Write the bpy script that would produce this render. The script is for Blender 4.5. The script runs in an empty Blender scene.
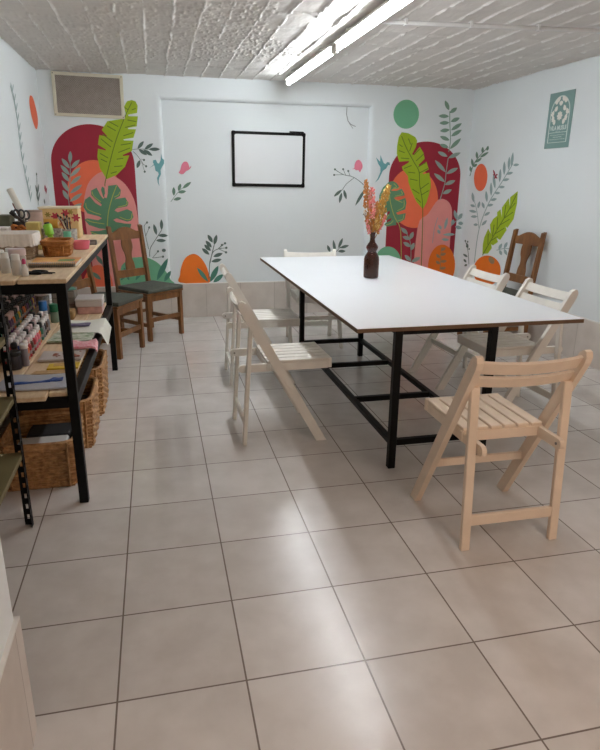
import bpy, bmesh, math, random
from mathutils import Vector, Matrix
random.seed(7)
C = bpy.context.scene.collection
PI = math.pi

# ------------------------------------------------------------------ camera model (600x750 frame)
CAM = Vector((0.564224, -1.841010, 1.437665)); YAW, PITCH, ROLL, FPX = -0.228886, -0.309375, 0.009981, 609.828
cy, sy, cp, sp, cr, sr = math.cos(YAW), math.sin(YAW), math.cos(PITCH), math.sin(PITCH), math.cos(ROLL), math.sin(ROLL)
_f = Vector((-sy * cp, cy * cp, sp)); _r = Vector((cy, sy, 0)); _u = _r.cross(_f)
RX = cr * _r + sr * _u; RU = -sr * _r + cr * _u
def ray(u, v): return RX * ((u - 300) / FPX) + RU * ((375 - v) / FPX) + _f
def at_z(u, v, z): d = ray(u, v); return CAM + d * ((z - CAM.z) / d.z)
def at_y(u, v, y): d = ray(u, v); return CAM + d * ((y - CAM.y) / d.y)
def at_x(u, v, x): d = ray(u, v); return CAM + d * ((x - CAM.x) / d.x)

XL, XR, YB, ZC, ZS = -0.427, 3.991, 4.758, 2.384, 0.370
YF = -4.0                      # wall behind the camera
YP = YB - 0.03                 # proud plane of the back wall (piers and lintel)
YR = YB + 0.04                # recessed plane
RLX, RRX, RTZ = 0.687, 2.830, 2.172

# ------------------------------------------------------------------ materials
def lin(c):
    return tuple(((x / 255) / 12.92 if x / 255 <= 0.04045 else (((x / 255) + 0.055) / 1.055) ** 2.4) for x in c) + (1,)
MATS = {}
def mat(name, col, rough=0.6, var=0.0, scale=8.0, bump=0.0, bscale=60.0, metal=0.0, col2=None, stretch=None, emit=None, trans=0.0, coat=0.0, spec=None):
    if name in MATS: return MATS[name]
    m = bpy.data.materials.new(name); m.use_nodes = True
    nt = m.node_tree; N = nt.nodes; L = nt.links; b = N['Principled BSDF']
    b.inputs['Roughness'].default_value = rough; b.inputs['Metallic'].default_value = metal
    if spec is not None: b.inputs['Specular IOR Level'].default_value = spec
    c = lin(col)
    tc = N.new('ShaderNodeTexCoord'); mp = N.new('ShaderNodeMapping'); L.new(tc.outputs['Object'], mp.inputs['Vector'])
    if stretch: mp.inputs['Scale'].default_value = stretch
    nz = N.new('ShaderNodeTexNoise'); nz.inputs['Scale'].default_value = scale; nz.inputs['Detail'].default_value = 5
    L.new(mp.outputs['Vector'], nz.inputs['Vector'])
    if var or col2:
        rp = N.new('ShaderNodeValToRGB')
        lo = tuple(x * (1 - var) for x in c[:3]) + (1,)
        hi = lin(col2) if col2 else tuple(min(1, x * (1 + var)) for x in c[:3]) + (1,)
        if col2: lo = c
        rp.color_ramp.elements[0].color = lo; rp.color_ramp.elements[1].color = hi
        rp.color_ramp.elements[0].position = 0.3; rp.color_ramp.elements[1].position = 0.7
        L.new(nz.outputs['Fac'], rp.inputs['Fac']); L.new(rp.outputs['Color'], b.inputs['Base Color'])
    else:
        b.inputs['Base Color'].default_value = c
    if bump:
        n2 = N.new('ShaderNodeTexNoise'); n2.inputs['Scale'].default_value = bscale; n2.inputs['Detail'].default_value = 4
        L.new(mp.outputs['Vector'], n2.inputs['Vector'])
        bp = N.new('ShaderNodeBump'); bp.inputs['Strength'].default_value = bump; bp.inputs['Distance'].default_value = 0.005
        L.new(n2.outputs['Fac'], bp.inputs['Height']); L.new(bp.outputs['Normal'], b.inputs['Normal'])
    if emit:
        b.inputs['Emission Color'].default_value = emit[0] + (1,); b.inputs['Emission Strength'].default_value = emit[1]
    if trans: b.inputs['Transmission Weight'].default_value = trans
    if coat: b.inputs['Coat Weight'].default_value = coat
    MATS[name] = m
    return m

def tile_mat(name, w, h, c1, c2, grout, rough, mortar=0.0024, offset=(0, 0, 0), axes='xy'):
    m = bpy.data.materials.new(name); m.use_nodes = True
    nt = m.node_tree; N = nt.nodes; L = nt.links; b = N['Principled BSDF']
    tc = N.new('ShaderNodeTexCoord'); sep = N.new('ShaderNodeSeparateXYZ'); cmb = N.new('ShaderNodeCombineXYZ')
    L.new(tc.outputs['Object'], sep.inputs[0])
    L.new(sep.outputs['XYZ'.index(axes[0].upper())], cmb.inputs[0]); L.new(sep.outputs['XYZ'.index(axes[1].upper())], cmb.inputs[1])
    mp = N.new('ShaderNodeMapping'); mp.inputs['Location'].default_value = offset; L.new(cmb.outputs[0], mp.inputs['Vector'])
    br = N.new('ShaderNodeTexBrick'); br.offset = 0; br.squash = 1
    br.inputs['Scale'].default_value = 1; br.inputs['Brick Width'].default_value = w; br.inputs['Row Height'].default_value = h
    br.inputs['Mortar Size'].default_value = mortar; br.inputs['Mortar Smooth'].default_value = 0.15; br.inputs['Bias'].default_value = 0
    br.inputs['Color1'].default_value = (0, 0, 0, 1); br.inputs['Color2'].default_value = (1, 1, 1, 1); br.inputs['Mortar'].default_value = (0.5, 0.5, 0.5, 1)
    L.new(mp.outputs['Vector'], br.inputs['Vector'])
    nz = N.new('ShaderNodeTexNoise'); nz.inputs['Scale'].default_value = 6; nz.inputs['Detail'].default_value = 4; nz.inputs['Roughness'].default_value = 0.55
    L.new(tc.outputs['Object'], nz.inputs['Vector'])
    n3 = N.new('ShaderNodeTexNoise'); n3.inputs['Scale'].default_value = 9; n3.inputs['Detail'].default_value = 3
    L.new(tc.outputs['Object'], n3.inputs['Vector'])
    mx = N.new('ShaderNodeMix'); mx.data_type = 'RGBA'; mx.inputs['Factor'].default_value = 0.25
    L.new(nz.outputs['Fac'], mx.inputs[6]); L.new(br.outputs['Color'], mx.inputs[7])
    rp = N.new('ShaderNodeValToRGB'); rp.color_ramp.elements[0].position = 0.32; rp.color_ramp.elements[1].position = 0.68
    rp.color_ramp.elements[0].color = lin(c1); rp.color_ramp.elements[1].color = lin(c2)
    L.new(mx.outputs[2], rp.inputs['Fac'])
    # sparse little worn specks
    vn = N.new('ShaderNodeTexNoise'); vn.inputs['Scale'].default_value = 60; vn.inputs['Detail'].default_value = 2
    L.new(tc.outputs['Object'], vn.inputs['Vector'])
    rs = N.new('ShaderNodeValToRGB'); rs.color_ramp.elements[0].position = 0.80; rs.color_ramp.elements[1].position = 0.83
    rs.color_ramp.elements[0].color = (1, 1, 1, 1); rs.color_ramp.elements[1].color = (0.72, 0.68, 0.66, 1)
    L.new(vn.outputs['Fac'], rs.inputs['Fac'])
    mm = N.new('ShaderNodeMix'); mm.data_type = 'RGBA'; mm.blend_type = 'MULTIPLY'; mm.inputs['Factor'].default_value = 1
    L.new(rp.outputs['Color'], mm.inputs[6]); L.new(rs.outputs['Color'], mm.inputs[7])
    m2 = N.new('ShaderNodeMix'); m2.data_type = 'RGBA'
    L.new(br.outputs['Fac'], m2.inputs['Factor']); L.new(mm.outputs[2], m2.inputs[6]); m2.inputs[7].default_value = lin(grout)
    L.new(m2.outputs[2], b.inputs['Base Color'])
    rr = N.new('ShaderNodeMapRange'); rr.inputs['To Min'].default_value = rough - 0.02; rr.inputs['To Max'].default_value = rough + 0.06
    L.new(n3.outputs['Fac'], rr.inputs['Value']); L.new(rr.outputs['Result'], b.inputs['Roughness'])
    sb = N.new('ShaderNodeMath'); sb.operation = 'MULTIPLY_ADD'; sb.inputs[1].default_value = -1.0
    nb = N.new('ShaderNodeTexNoise'); nb.inputs['Scale'].default_value = 55; nb.inputs['Detail'].default_value = 3
    L.new(tc.outputs['Object'], nb.inputs['Vector'])
    sc = N.new('ShaderNodeMath'); sc.operation = 'MULTIPLY'; sc.inputs[1].default_value = 0.16; L.new(nb.outputs['Fac'], sc.inputs[0])
    L.new(br.outputs['Fac'], sb.inputs[0]); L.new(sc.outputs[0], sb.inputs[2])
    bp = N.new('ShaderNodeBump'); bp.inputs['Strength'].default_value = 0.35; bp.inputs['Distance'].default_value = 0.002
    L.new(sb.outputs[0], bp.inputs['Height']); L.new(bp.outputs['Normal'], b.inputs['Normal'])
    return m

M_FLOOR = tile_mat('floor_tile', 0.375, 0.375, (200, 194, 188), (218, 213, 208), (124, 113, 105), 0.21, mortar=0.003)
M_SKX = tile_mat('skirting_tile_x', 0.375, 2.0, (196, 186, 176), (214, 205, 196), (165, 153, 142), 0.4, offset=(0.07, 0.5, 0), axes='xz')
M_SKY = tile_mat('skirting_tile_y', 0.375, 2.0, (196, 186, 176), (214, 205, 196), (165, 153, 142), 0.4, offset=(0.1, 0.5, 0), axes='yz')
M_WALL = mat('white_wall_paint', (230, 236, 237), 0.75, var=0.02, scale=1.5, bump=0.10, bscale=14)
M_CAP = mat('white_grout_cap', (226, 224, 218), 0.6)

def ceiling_mat():
    m = mat('painted_ceiling', (214, 209, 203), 0.62, var=0.05, scale=4, bump=0.16, bscale=45)
    return m
M_CEIL = ceiling_mat()
M_WHITEWOOD = mat('white_painted_wood', (230, 226, 217), 0.5, var=0.05, scale=10, stretch=(1, 1, 1), bump=0.06, bscale=50)
M_DARKWOOD = mat('brown_varnished_wood', (106, 66, 30), 0.42, col2=(142, 94, 48), scale=9, stretch=(3, 3, 0.6), bump=0.05)
M_PAD = mat('grey_green_seat_pad', (80, 84, 75), 0.85, var=0.12, scale=30, bump=0.3, bscale=300)
M_BLACK = mat('black_painted_steel', (7, 7, 7), 0.5, var=0.1, scale=20, spec=0.2)
M_LAM = mat('white_laminate', (244, 247, 251), 0.30, var=0.01, scale=2)
M_EDGE = mat('brown_board_edge', (104, 78, 54), 0.6, var=0.15, scale=30)
M_PINE = mat('pine_plank', (204, 174, 138), 0.6, col2=(228, 204, 170), scale=7, stretch=(6, 0.8, 6), bump=0.05)
M_OLIVE = mat('olive_shelf_board', (124, 114, 78), 0.55, var=0.1, scale=6)
M_WICKER = mat('brown_wicker', (142, 100, 60), 0.62, col2=(200, 154, 102), scale=40, bump=0.15, bscale=150)
M_WICKER2 = mat('orange_wicker', (150, 92, 38), 0.6, col2=(188, 126, 62), scale=40, bump=0.15, bscale=150)
M_GREYWICK = mat('grey_wicker', (134, 112, 88), 0.7, col2=(176, 156, 130), scale=40, bump=0.15, bscale=150)
M_LACE = mat('white_lace_cloth', (226, 220, 212), 0.85, var=0.05, scale=60, bump=0.3, bscale=200)
M_WHITEPL = mat('white_plastic', (222, 220, 214), 0.4)
M_PIPE = mat('white_painted_conduit', (205, 204, 202), 0.5, var=0.05, scale=20)
M_GRILLE = mat('grey_grille_mesh', (158, 148, 138), 0.7, var=0.1, scale=20)
M_CREAM = mat('cream_metal_frame', (216, 210, 188), 0.5, var=0.04, scale=12)
M_DARK = mat('dark_void', (40, 37, 35), 0.9)
M_CHROME = mat('worn_steel', (150, 145, 138), 0.35, metal=0.9)

# ------------------------------------------------------------------ geometry helpers
class MB:
    def __init__(s): s.bm = bmesh.new()
    def box(s, x0, x1, y0, y1, z0, z1, bev=0.0, mtx=None, seg=1):
        vs = bmesh.ops.create_cube(s.bm, size=1)['verts']
        for v in vs: v.co = Vector(((x0 + x1) / 2 + v.co.x * (x1 - x0), (y0 + y1) / 2 + v.co.y * (y1 - y0), (z0 + z1) / 2 + v.co.z * (z1 - z0)))
        if bev:
            es = list({e for v in vs for e in v.link_edges})
            g = bmesh.ops.bevel(s.bm, geom=es, offset=bev, segments=seg, profile=0.7, affect='EDGES')
            vs = list({v for f in g['faces'] for v in f.verts} | {v for v in vs if v.is_valid})
        if mtx:
            bmesh.ops.transform(s.bm, matrix=mtx, verts=vs)
        return s
    def bar(s, a, b, w, h, bev=0.0, up=(0, 0, 1)):
        """Rectangular bar from a to b; w across, h along the up side."""
        a, b = Vector(a), Vector(b); d = (b - a); l = d.length; d.normalize()
        upv = Vector(up)
        x = d.cross(upv)
        if x.length < 1e-4: x = d.cross(Vector((0, 1, 0)))
        x.normalize(); z = x.cross(d)
        m = Matrix(((x.x, d.x, z.x, a.x), (x.y, d.y, z.y, a.y), (x.z, d.z, z.z, a.z), (0, 0, 0, 1)))
        return s.box(-w / 2, w / 2, 0, l, -h / 2, h / 2, bev, m)
    def tube(s, pts, r, n=8, closed=False, cap=True):
        pts = [Vector(p) for p in pts]; rings = []; k = len(pts); prev = None
        for i, p in enumerate(pts):
            if closed: t = pts[(i + 1) % k] - pts[i - 1]
            else: t = pts[min(i + 1, k - 1)] - pts[max(i - 1, 0)]
            t.normalize()
            ref = prev if prev is not None else (Vector((0, 0, 1)) if abs(t.z) < 0.9 else Vector((1, 0, 0)))
            nx = (ref - t * ref.dot(t)); nx.normalize(); prev = nx; ny = t.cross(nx)
            rr = r[i] if isinstance(r, (list, tuple)) else r
            rings.append([s.bm.verts.new(p + nx * rr * math.cos(2 * PI * j / n) + ny * rr * math.sin(2 * PI * j / n)) for j in range(n)])
        for i in range(k if closed else k - 1):
            A, B = rings[i], rings[(i + 1) % k]
            for j in range(n): s.bm.faces.new((A[j], A[(j + 1) % n], B[(j + 1) % n], B[j]))
        if cap and not closed:
            s.bm.faces.new(rings[0][::-1]); s.bm.faces.new(rings[-1])
        return s
    def lathe(s, prof, n=20, loc=(0, 0, 0), sx=1, sy=1):
        loc = Vector(loc); rings = []
        for r, z in prof:
            rings.append([s.bm.verts.new(loc + Vector((max(r, 1e-4) * math.cos(2 * PI * j / n) * sx, max(r, 1e-4) * math.sin(2 * PI * j / n) * sy, z))) for j in range(n)])
        for i in range(len(rings) - 1):
            A, B = rings[i], rings[i + 1]
            for j in range(n): s.bm.faces.new((A[j], A[(j + 1) % n], B[(j + 1) % n], B[j]))
        s.bm.faces.new(rings[0][::-1]); s.bm.faces.new(rings[-1])
        return s
    def prism(s, pts, off):
        """Polygon (3-D points) extruded by the vector off."""
        off = Vector(off); A = [s.bm.verts.new(Vector(p)) for p in pts]; B = [s.bm.verts.new(Vector(p) + off) for p in pts]
        n = len(A)
        try:
            s.bm.faces.new(B); s.bm.faces.new(A[::-1])
            for i in range(n): s.bm.faces.new((A[i], A[(i + 1) % n], B[(i + 1) % n], B[i]))
        except ValueError: pass
        return s
    def blob(s, c, r, sx=1, sy=1, sz=1, sub=1, mtx=None):
        vs = bmesh.ops.create_icosphere(s.bm, subdivisions=sub, radius=r)['verts']
        for v in vs:
            v.co = Vector((v.co.x * sx, v.co.y * sy, v.co.z * sz))
            if mtx: v.co = mtx @ v.co
            v.co += Vector(c)
        return s
    def build(s, name, m, parent=None, smooth=False, loc=None):
        me = bpy.data.meshes.new(name); bmesh.ops.recalc_face_normals(s.bm, faces=s.bm.faces[:]); s.bm.to_mesh(me); s.bm.free()
        if smooth:
            for p in me.polygons: p.use_smooth = True
            try: me.set_sharp_from_angle(angle=math.radians(40))
            except Exception: pass
        o = bpy.data.objects.new(name, me); C.objects.link(o)
        for mm in (m if isinstance(m, list) else [m]): me.materials.append(mm)
        if parent: o.parent = parent
        if loc: o.location = loc
        return o

def tag(o, label, cat, group=None, kind=None):
    o['label'] = label; o['category'] = cat
    if group: o['group'] = group
    if kind: o['kind'] = kind
    return o
def thing(name, label, cat, loc=(0, 0, 0), rz=0.0, group=None):
    o = bpy.data.objects.new(name, None); C.objects.link(o); o.empty_display_size = 0.1
    o.location = loc; o.rotation_euler = (0, 0, rz)
    return tag(o, label, cat, group)
def struct(o): o['kind'] = 'structure'; return o
def copy_tree(o, parent=None):
    c = o.copy(); C.objects.link(c)
    if parent: c.parent = parent
    for ch in list(o.children): copy_tree(ch, c)
    return c
def place(proto, first, loc, rz, label, group=None):
    o = proto if first else copy_tree(proto)
    o.location = loc; o.rotation_euler = (0, 0, rz); o['label'] = label
    if group: o['group'] = group
    return o

# ------------------------------------------------------------------ room shell
def quad_slab(name, x0, x1, y0, y1, z0, z1, m): return struct(MB().box(x0, x1, y0, y1, z0, z1).build(name, m))
quad_slab('floor', XL - 0.2, XR + 0.2, YF - 0.2, YB + 0.25, -0.1, 0.0, M_FLOOR)
quad_slab('wall_left', XL - 0.15, XL, YF, YR + 0.1, 0, ZC + 0.02, M_WALL)
quad_slab('wall_right', XR, XR + 0.15, YF, YR + 0.1, 0, ZC + 0.02, M_WALL)
quad_slab('wall_front', XL - 0.15, XR + 0.15, YF - 0.15, YF, 0, ZC + 0.02, M_WALL)

# back wall: recessed panel between two rounded piers under a rounded lintel
wb = MB(); wb.box(XL - 0.1, XR + 0.1, YR, YR + 0.12, 0, ZC + 0.02)
wall_back = struct(wb.build('wall_back', M_WALL))
fr = MB()
RB = 0.055                      # bullnose radius
def surround_ring(off, y):
    # open U outline of the recess, offset outwards
    pts = [(RLX - off, 0), (RLX - off, RTZ + off), (RRX + off, RTZ + off), (RRX + off, 0)]
    return [Vector((x, y, z)) for x, z in pts]
rings = []
for k in range(7):
    a = k / 6 * PI / 2
    rings.append(surround_ring(RB * (1 - math.cos(a)) if k else 0.0, YP + RB - RB * math.sin(a)))
rings.insert(0, surround_ring(0.0, YR))
outer = [Vector((XL - 0.05, YP, 0)), Vector((XL - 0.05, YP, ZC + 0.02)), Vector((XR + 0.05, YP, ZC + 0.02)), Vector((XR + 0.05, YP, 0))]
rings.append(outer)
vr = [[fr.bm.verts.new(p) for p in r] for r in rings]
for A, B in zip(vr, vr[1:]):
    for j in range(3): fr.bm.faces.new((A[j], A[j + 1], B[j + 1], B[j]))
fro = fr.build('wall_back_surround', M_WALL); struct(fro)
for p in fro.data.polygons: p.use_smooth = True
fro.data.set_sharp_from_angle(angle=math.radians(50))

# tile skirting, one row tall, with a thin white cap line
def skirting(name, x0, x1, y0, y1, m, parent=None):
    o = struct(MB().box(x0, x1, y0, y1, 0, ZS - 0.008).build(name, m))
    MB().box(x0, x1, y0, y1, ZS - 0.008, ZS).build('cap_strip', M_CAP, o)
    return o
skirting('baseboard_right', XR - 0.012, XR, -0.2, YP, M_SKY)
skirting('baseboard_left', XL, XL + 0.012, -0.2, YP, M_SKY)
skirting('baseboard_back', RLX, RRX, YR - 0.012, YR, M_SKX)
skirting('baseboard_back_left', XL + 0.012, RLX + 0.002, YP - 0.012, YP, M_SKX)
skirting('baseboard_back_right', RRX - 0.002, XR - 0.012, YP - 0.012, YP, M_SKX)

# short wall end at the near left, with its own proud skirting
PX, PY = 0.166, -0.418
quad_slab('wall_near_left', XL - 0.02, PX - 0.012, YF, PY - 0.012, 0, ZC + 0.02, M_WALL)
nl = struct(MB().box(PX - 0.012, PX, YF, PY, 0, ZS - 0.006).box(XL, PX - 0.012, PY - 0.012, PY, 0, ZS - 0.006).build('baseboard_near_left', M_SKY))
MB().box(PX - 0.012, PX, YF, PY, ZS - 0.006, ZS).box(XL, PX - 0.012, PY - 0.012, PY, ZS - 0.006, ZS).build('cap_strip', M_CAP, nl)

# ceiling: brick-like rows running towards the back wall with raised, ragged, painted mortar seams
def build_ceiling():
    import itertools
    rnd = random.Random(3)
    x0, x1 = XL - 0.1, XR + 0.1
    y0, y1 = YF - 0.1, YR + 0.1
    bm = bmesh.new()
    ROW, BL = 0.170, 0.40
    PH = at_z(165, 75, ZC).x
    PHY = at_z(205, 47, ZC).y
    # coarse value noise
    def vn(ix, iy, seed=0):
        h = (ix * 374761393 + iy * 668265263 + seed * 974711) & 0xffffffff
        h = ((h ^ (h >> 13)) * 1274126177) & 0xffffffff
        return ((h ^ (h >> 16)) & 0xffff) / 65535.0
    def noise(x, y, seed=0):
        ix, iy = math.floor(x), math.floor(y); fx, fy = x - ix, y - iy
        fx = fx * fx * (3 - 2 * fx); fy = fy * fy * (3 - 2 * fy)
        a = vn(ix, iy, seed) * (1 - fx) + vn(ix + 1, iy, seed) * fx
        b = vn(ix, iy + 1, seed) * (1 - fx) + vn(ix + 1, iy + 1, seed) * fx
        return a * (1 - fy) + b * fy
    ys = []
    y = y0
    while y < y1:
        ys.append(y); y += 0.05 if y < -0.6 else 0.0165
    ys.append(y1)
    # columns: denser near each seam
    xs = []
    x = x0
    while x < x1: xs.append(x); x += 0.0065
    xs.append(x1)
    grid = []; seam = []
    for yy in ys:
        line = []; sl = []
        for xx in xs:
            si = math.floor((xx - PH) / ROW + 0.5)
            wob = (noise(si * 7.3, yy * 2.2, 1) - 0.5) * 0.020 + (noise(si * 3.1, yy * 9, 2) - 0.5) * 0.010 + (noise(si * 1.7, yy * 33, 3) - 0.5) * 0.006
            dx = abs(((xx - PH + wob) / ROW + 0.5) % 1.0 - 0.5) * ROW
            row = math.floor((xx - PH + wob) / ROW)
            off = (vn(row, 5, 9) - 0.5) * 0.16 - PHY
            yy2 = yy + (noise(xx * 9, row * 3.7, 4) - 0.5) * 0.03
            dy = abs(((yy2 + off) / BL + 0.5) % 1.0 - 0.5) * BL
            rag = noise(xx * 30, yy * 16, 5); pres = noise(si * 5.1 + 0.3, yy * 2.3, 6)
            wv = 0.0055 + 0.006 * max(0, rag - 0.35) * 2
            h = 0.0; on = False
            if dx < wv and rag + pres > 0.62:
                h = max(h, (1 - (dx / wv) ** 2) * (0.003 + 0.009 * rag)); on = dx < wv * 0.85
            pc = vn(row // 3, math.floor((yy2 + off) / BL + 0.5), 8)
            if dy < 0.011 and pc > 0.42 and rag > 0.3:
                h = max(h, (1 - (dy / 0.011) ** 2) * (0.003 + 0.010 * rag) * pc); on = on or (dy < 0.009 and pc > 0.5)
            bid = vn(row, math.floor((yy2 + off) / BL), 11)
            fx_ = ((xx - PH + wob) / ROW) % 1.0
            tilt = (bid - 0.5) * 0.006 + (fx_ - 0.5) * (vn(row, math.floor((yy2 + off) / BL), 12) - 0.5) * 0.010
            n1 = noise(xx * 12, yy * 12, 13)
            zone = noise(xx * 1.1 + 3, yy * 0.9 + 1, 15)
            rough = max(0, noise(xx * 60, yy * 40, 14) - 0.55) * 0.022 * (1.0 if zone > 0.60 else 0.12)
            line.append(bm.verts.new((xx, yy, ZC - h - 0.003 * n1 + tilt - rough))); sl.append(on)
        grid.append(line); seam.append(sl)
    for k, (A, B) in enumerate(zip(grid, grid[1:])):
        for j in range(len(A) - 1):
            f = bm.faces.new((A[j], A[j + 1], B[j + 1], B[j]))
            if seam[k][j] + seam[k][j + 1] + seam[k + 1][j] + seam[k + 1][j + 1] >= 3: f.material_index = 1
    me = bpy.data.meshes.new('ceiling'); bm.to_mesh(me); bm.free()
    for p in me.polygons: p.use_smooth = True
    o = bpy.data.objects.new('ceiling', me); C.objects.link(o); me.materials.append(M_CEIL); me.materials.append(mat('white_mortar_highlight', (232, 230, 226), 0.6, bump=0.3, bscale=120))  # whiter seam mortar, with the light its ridges catch put into the colour
    # closed slab above
    struct(o)
    MB().box(x0, x1, y0, y1, ZC + 0.03, ZC + 0.15).build('slab', M_CEIL, o)
build_ceiling()

# ------------------------------------------------------------------ lamps, conduit, vent, cable
M_TUBE = mat('lit_fluorescent_tube', (255, 255, 255), 0.4, emit=((0.90, 0.95, 1.0), 37.0))
M_TUBE2 = mat('lit_older_tube', (255, 255, 255), 0.4, emit=((0.88, 0.94, 1.0), 28.0))
def batten(y0, y1, x, label, mt):
    t = thing('batten_light', label, 'ceiling light', (x, (y0 + y1) / 2, 2.335), 0, 'fluorescent lights in line on the ceiling')
    L = (y1 - y0) / 2
    hp = [(-0.034, 0.002), (-0.034, 0.005), (-0.020, 0.028), (0.022, 0.028), (0.040, -0.022), (0.037, -0.022), (0.018, 0.006), (-0.018, 0.006)]
    MB().prism([(px_, -L, pz_) for px_, pz_ in hp], (0, 2 * L, 0)).build('housing', M_WHITEPL, t)
    MB().tube([(0, -L + 0.035, -0.022), (0, L - 0.035, -0.022)], 0.016, 14).build('tube', mt, t, True)
    for s in (-1, 1): MB().box(-0.019, 0.019, s * (L - 0.018) - 0.018, s * (L - 0.018) + 0.018, -0.042, 0.006, 0.005).build('end_cap', M_WHITEPL, t)
    for s in (-1, 1): MB().box(-0.03, 0.05, s * L * 0.62 - 0.012, s * L * 0.62 + 0.012, 0.028, 0.060, 0.003).build('bracket', M_PIPE, t)
batten(1.16, 2.70, 1.868, 'long bright fluorescent tube light on the ceiling, the nearer one, joined by the white pipe', M_TUBE)
batten(2.80, 4.40, 1.872, 'fluorescent tube light on the ceiling, the farther one ending beside the back wall', M_TUBE2)
pc = MB(); a, b = at_z(388, 22, 2.348), at_z(600, 31, 2.348)
d = (b - a); pc.tube([Vector((1.920, a.y + 0.008, 2.348)), a + d * 0.3, a + d * 0.6, b, Vector((XR - 0.004, a.y + d.y / d.x * (XR - 0.004 - a.x), 2.348))], 0.013, 10)
con = tag(pc.build('electrical_conduit', M_PIPE, smooth=True), 'white electrical pipe running across the ceiling from the lamp to the right wall', 'pipe')
for k in (0.08, 0.38, 0.7, 1.0):
    p = a + d * k; MB().box(p.x - 0.01, p.x + 0.01, p.y - 0.018, p.y + 0.018, 2.333, 2.372, 0.003).build('clip', M_PIPE, con)

v = thing('vent_grille', 'cream framed metal vent grille high on the back wall at the left corner', 'vent', (0.022, YP - 0.002, 2.176))
v.rotation_euler = (0, math.radians(1.0), 0)
hw, hh = 0.318, 0.190
MB().box(-hw, hw, -0.022, 0, hh - 0.028, hh, 0.003).box(-hw, hw, -0.022, 0, -hh, -hh + 0.028, 0.003).box(-hw, -hw + 0.03, -0.0215, 0, -hh, hh, 0.003).box(hw - 0.03, hw, -0.0215, 0, -hh, hh, 0.003).build('frame', M_CREAM, v)
MB().box(-hw + 0.02, hw - 0.02, -0.006, -0.001, -hh + 0.02, hh - 0.02).build('backing', M_DARK, v)
g = MB()
st = 0.017
xx = -hw - hh
while xx < hw + hh:
    for sgn in (1, -1):
        # diagonal wire clipped to the opening
        pts = []
        x0_, x1_ = xx - hh * sgn * 0.8, xx + hh * sgn * 0.8
        A = Vector((x0_, -0.011, -hh + 0.024)); B = Vector((x1_, -0.011 - 0.002 * sgn, hh - 0.024))
        lo, hi = 0.0, 1.0
        dxx = B.x - A.x
        for lim, side in ((-hw + 0.026, 0), (hw - 0.026, 1)):
            tt = (lim - A.x) / dxx
            if (dxx > 0) == (side == 0): lo = max(lo, tt)
            else: hi = min(hi, tt)
        if lo < hi: g.bar(A.lerp(B, lo), A.lerp(B, hi), 0.0085, 0.003, up=(0, 1, 0))
    xx += st
g.build('mesh_grille', M_GRILLE, v)
for sx_ in (-1, 1):
    for sz_ in (-1, 1): MB().blob((sx_ * (hw - 0.014), -0.0225, sz_ * (hh - 0.014)), 0.005, 1, 0.4, 1).build('screw', M_DARK, v)

cb = MB(); P = [at_y(*q, YR - 0.006) for q in ((347, 107), (346.5, 114), (348, 121), (351, 124.5), (355.5, 126.5))]
cb.tube(P, 0.004, 6); P2 = [at_y(*q, YR - 0.006) for q in ((348, 121), (350.5, 125), (353, 128.5))]; cb.tube(P2, 0.003, 6)
tag(cb.build('loose_cable', mat('grey_cable', (150, 152, 152), 0.6), smooth=True), 'short loose grey cable hanging from the top of the recess right of the whiteboard', 'cable')

# ------------------------------------------------------------------ whiteboard, poster
wa, wc = at_y(231.5, 131, YR - 0.01), at_y(304.5, 187, YR - 0.01)
W = thing('whiteboard', 'small blank whiteboard in a black frame in the middle of the back wall', 'whiteboard', ((wa.x + wc.x) / 2, YR - 0.002, (wa.z + wc.z) / 2), 0)
W.rotation_euler = (0, math.radians(0.5), 0)
hw, hh = (wc.x - wa.x) / 2, (wa.z - wc.z) / 2
MB().box(-hw + 0.01, hw - 0.01, -0.010, 0, -hh + 0.01, hh - 0.01).build('panel', mat('whiteboard_surface', (226, 230, 232), 0.25), W)
MB().box(-hw, hw, -0.018, 0, hh - 0.027, hh, 0.004).box(-hw, hw, -0.018, 0, -hh, -hh + 0.030, 0.004).box(-hw, -hw + 0.027, -0.0175, 0, -hh, hh, 0.004).box(hw - 0.027, hw, -0.0175, 0, -hh, hh, 0.004).build('frame', M_BLACK, W)
for sx_ in (-1, 1):
    for sz_ in (-1, 1): MB().box(sx_ * (hw - 0.017) - 0.020, sx_ * (hw - 0.017) + 0.020, -0.020, 0, sz_ * (hh - 0.017) - 0.020, sz_ * (hh - 0.017) + 0.020, 0.008).build('corner_cap', M_BLACK, W)
MB().box(hw - 0.17, hw - 0.02, -0.030, -0.002, hh + 0.001, hh + 0.014, 0.004).build('marker_clip', M_BLACK, W)

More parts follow.
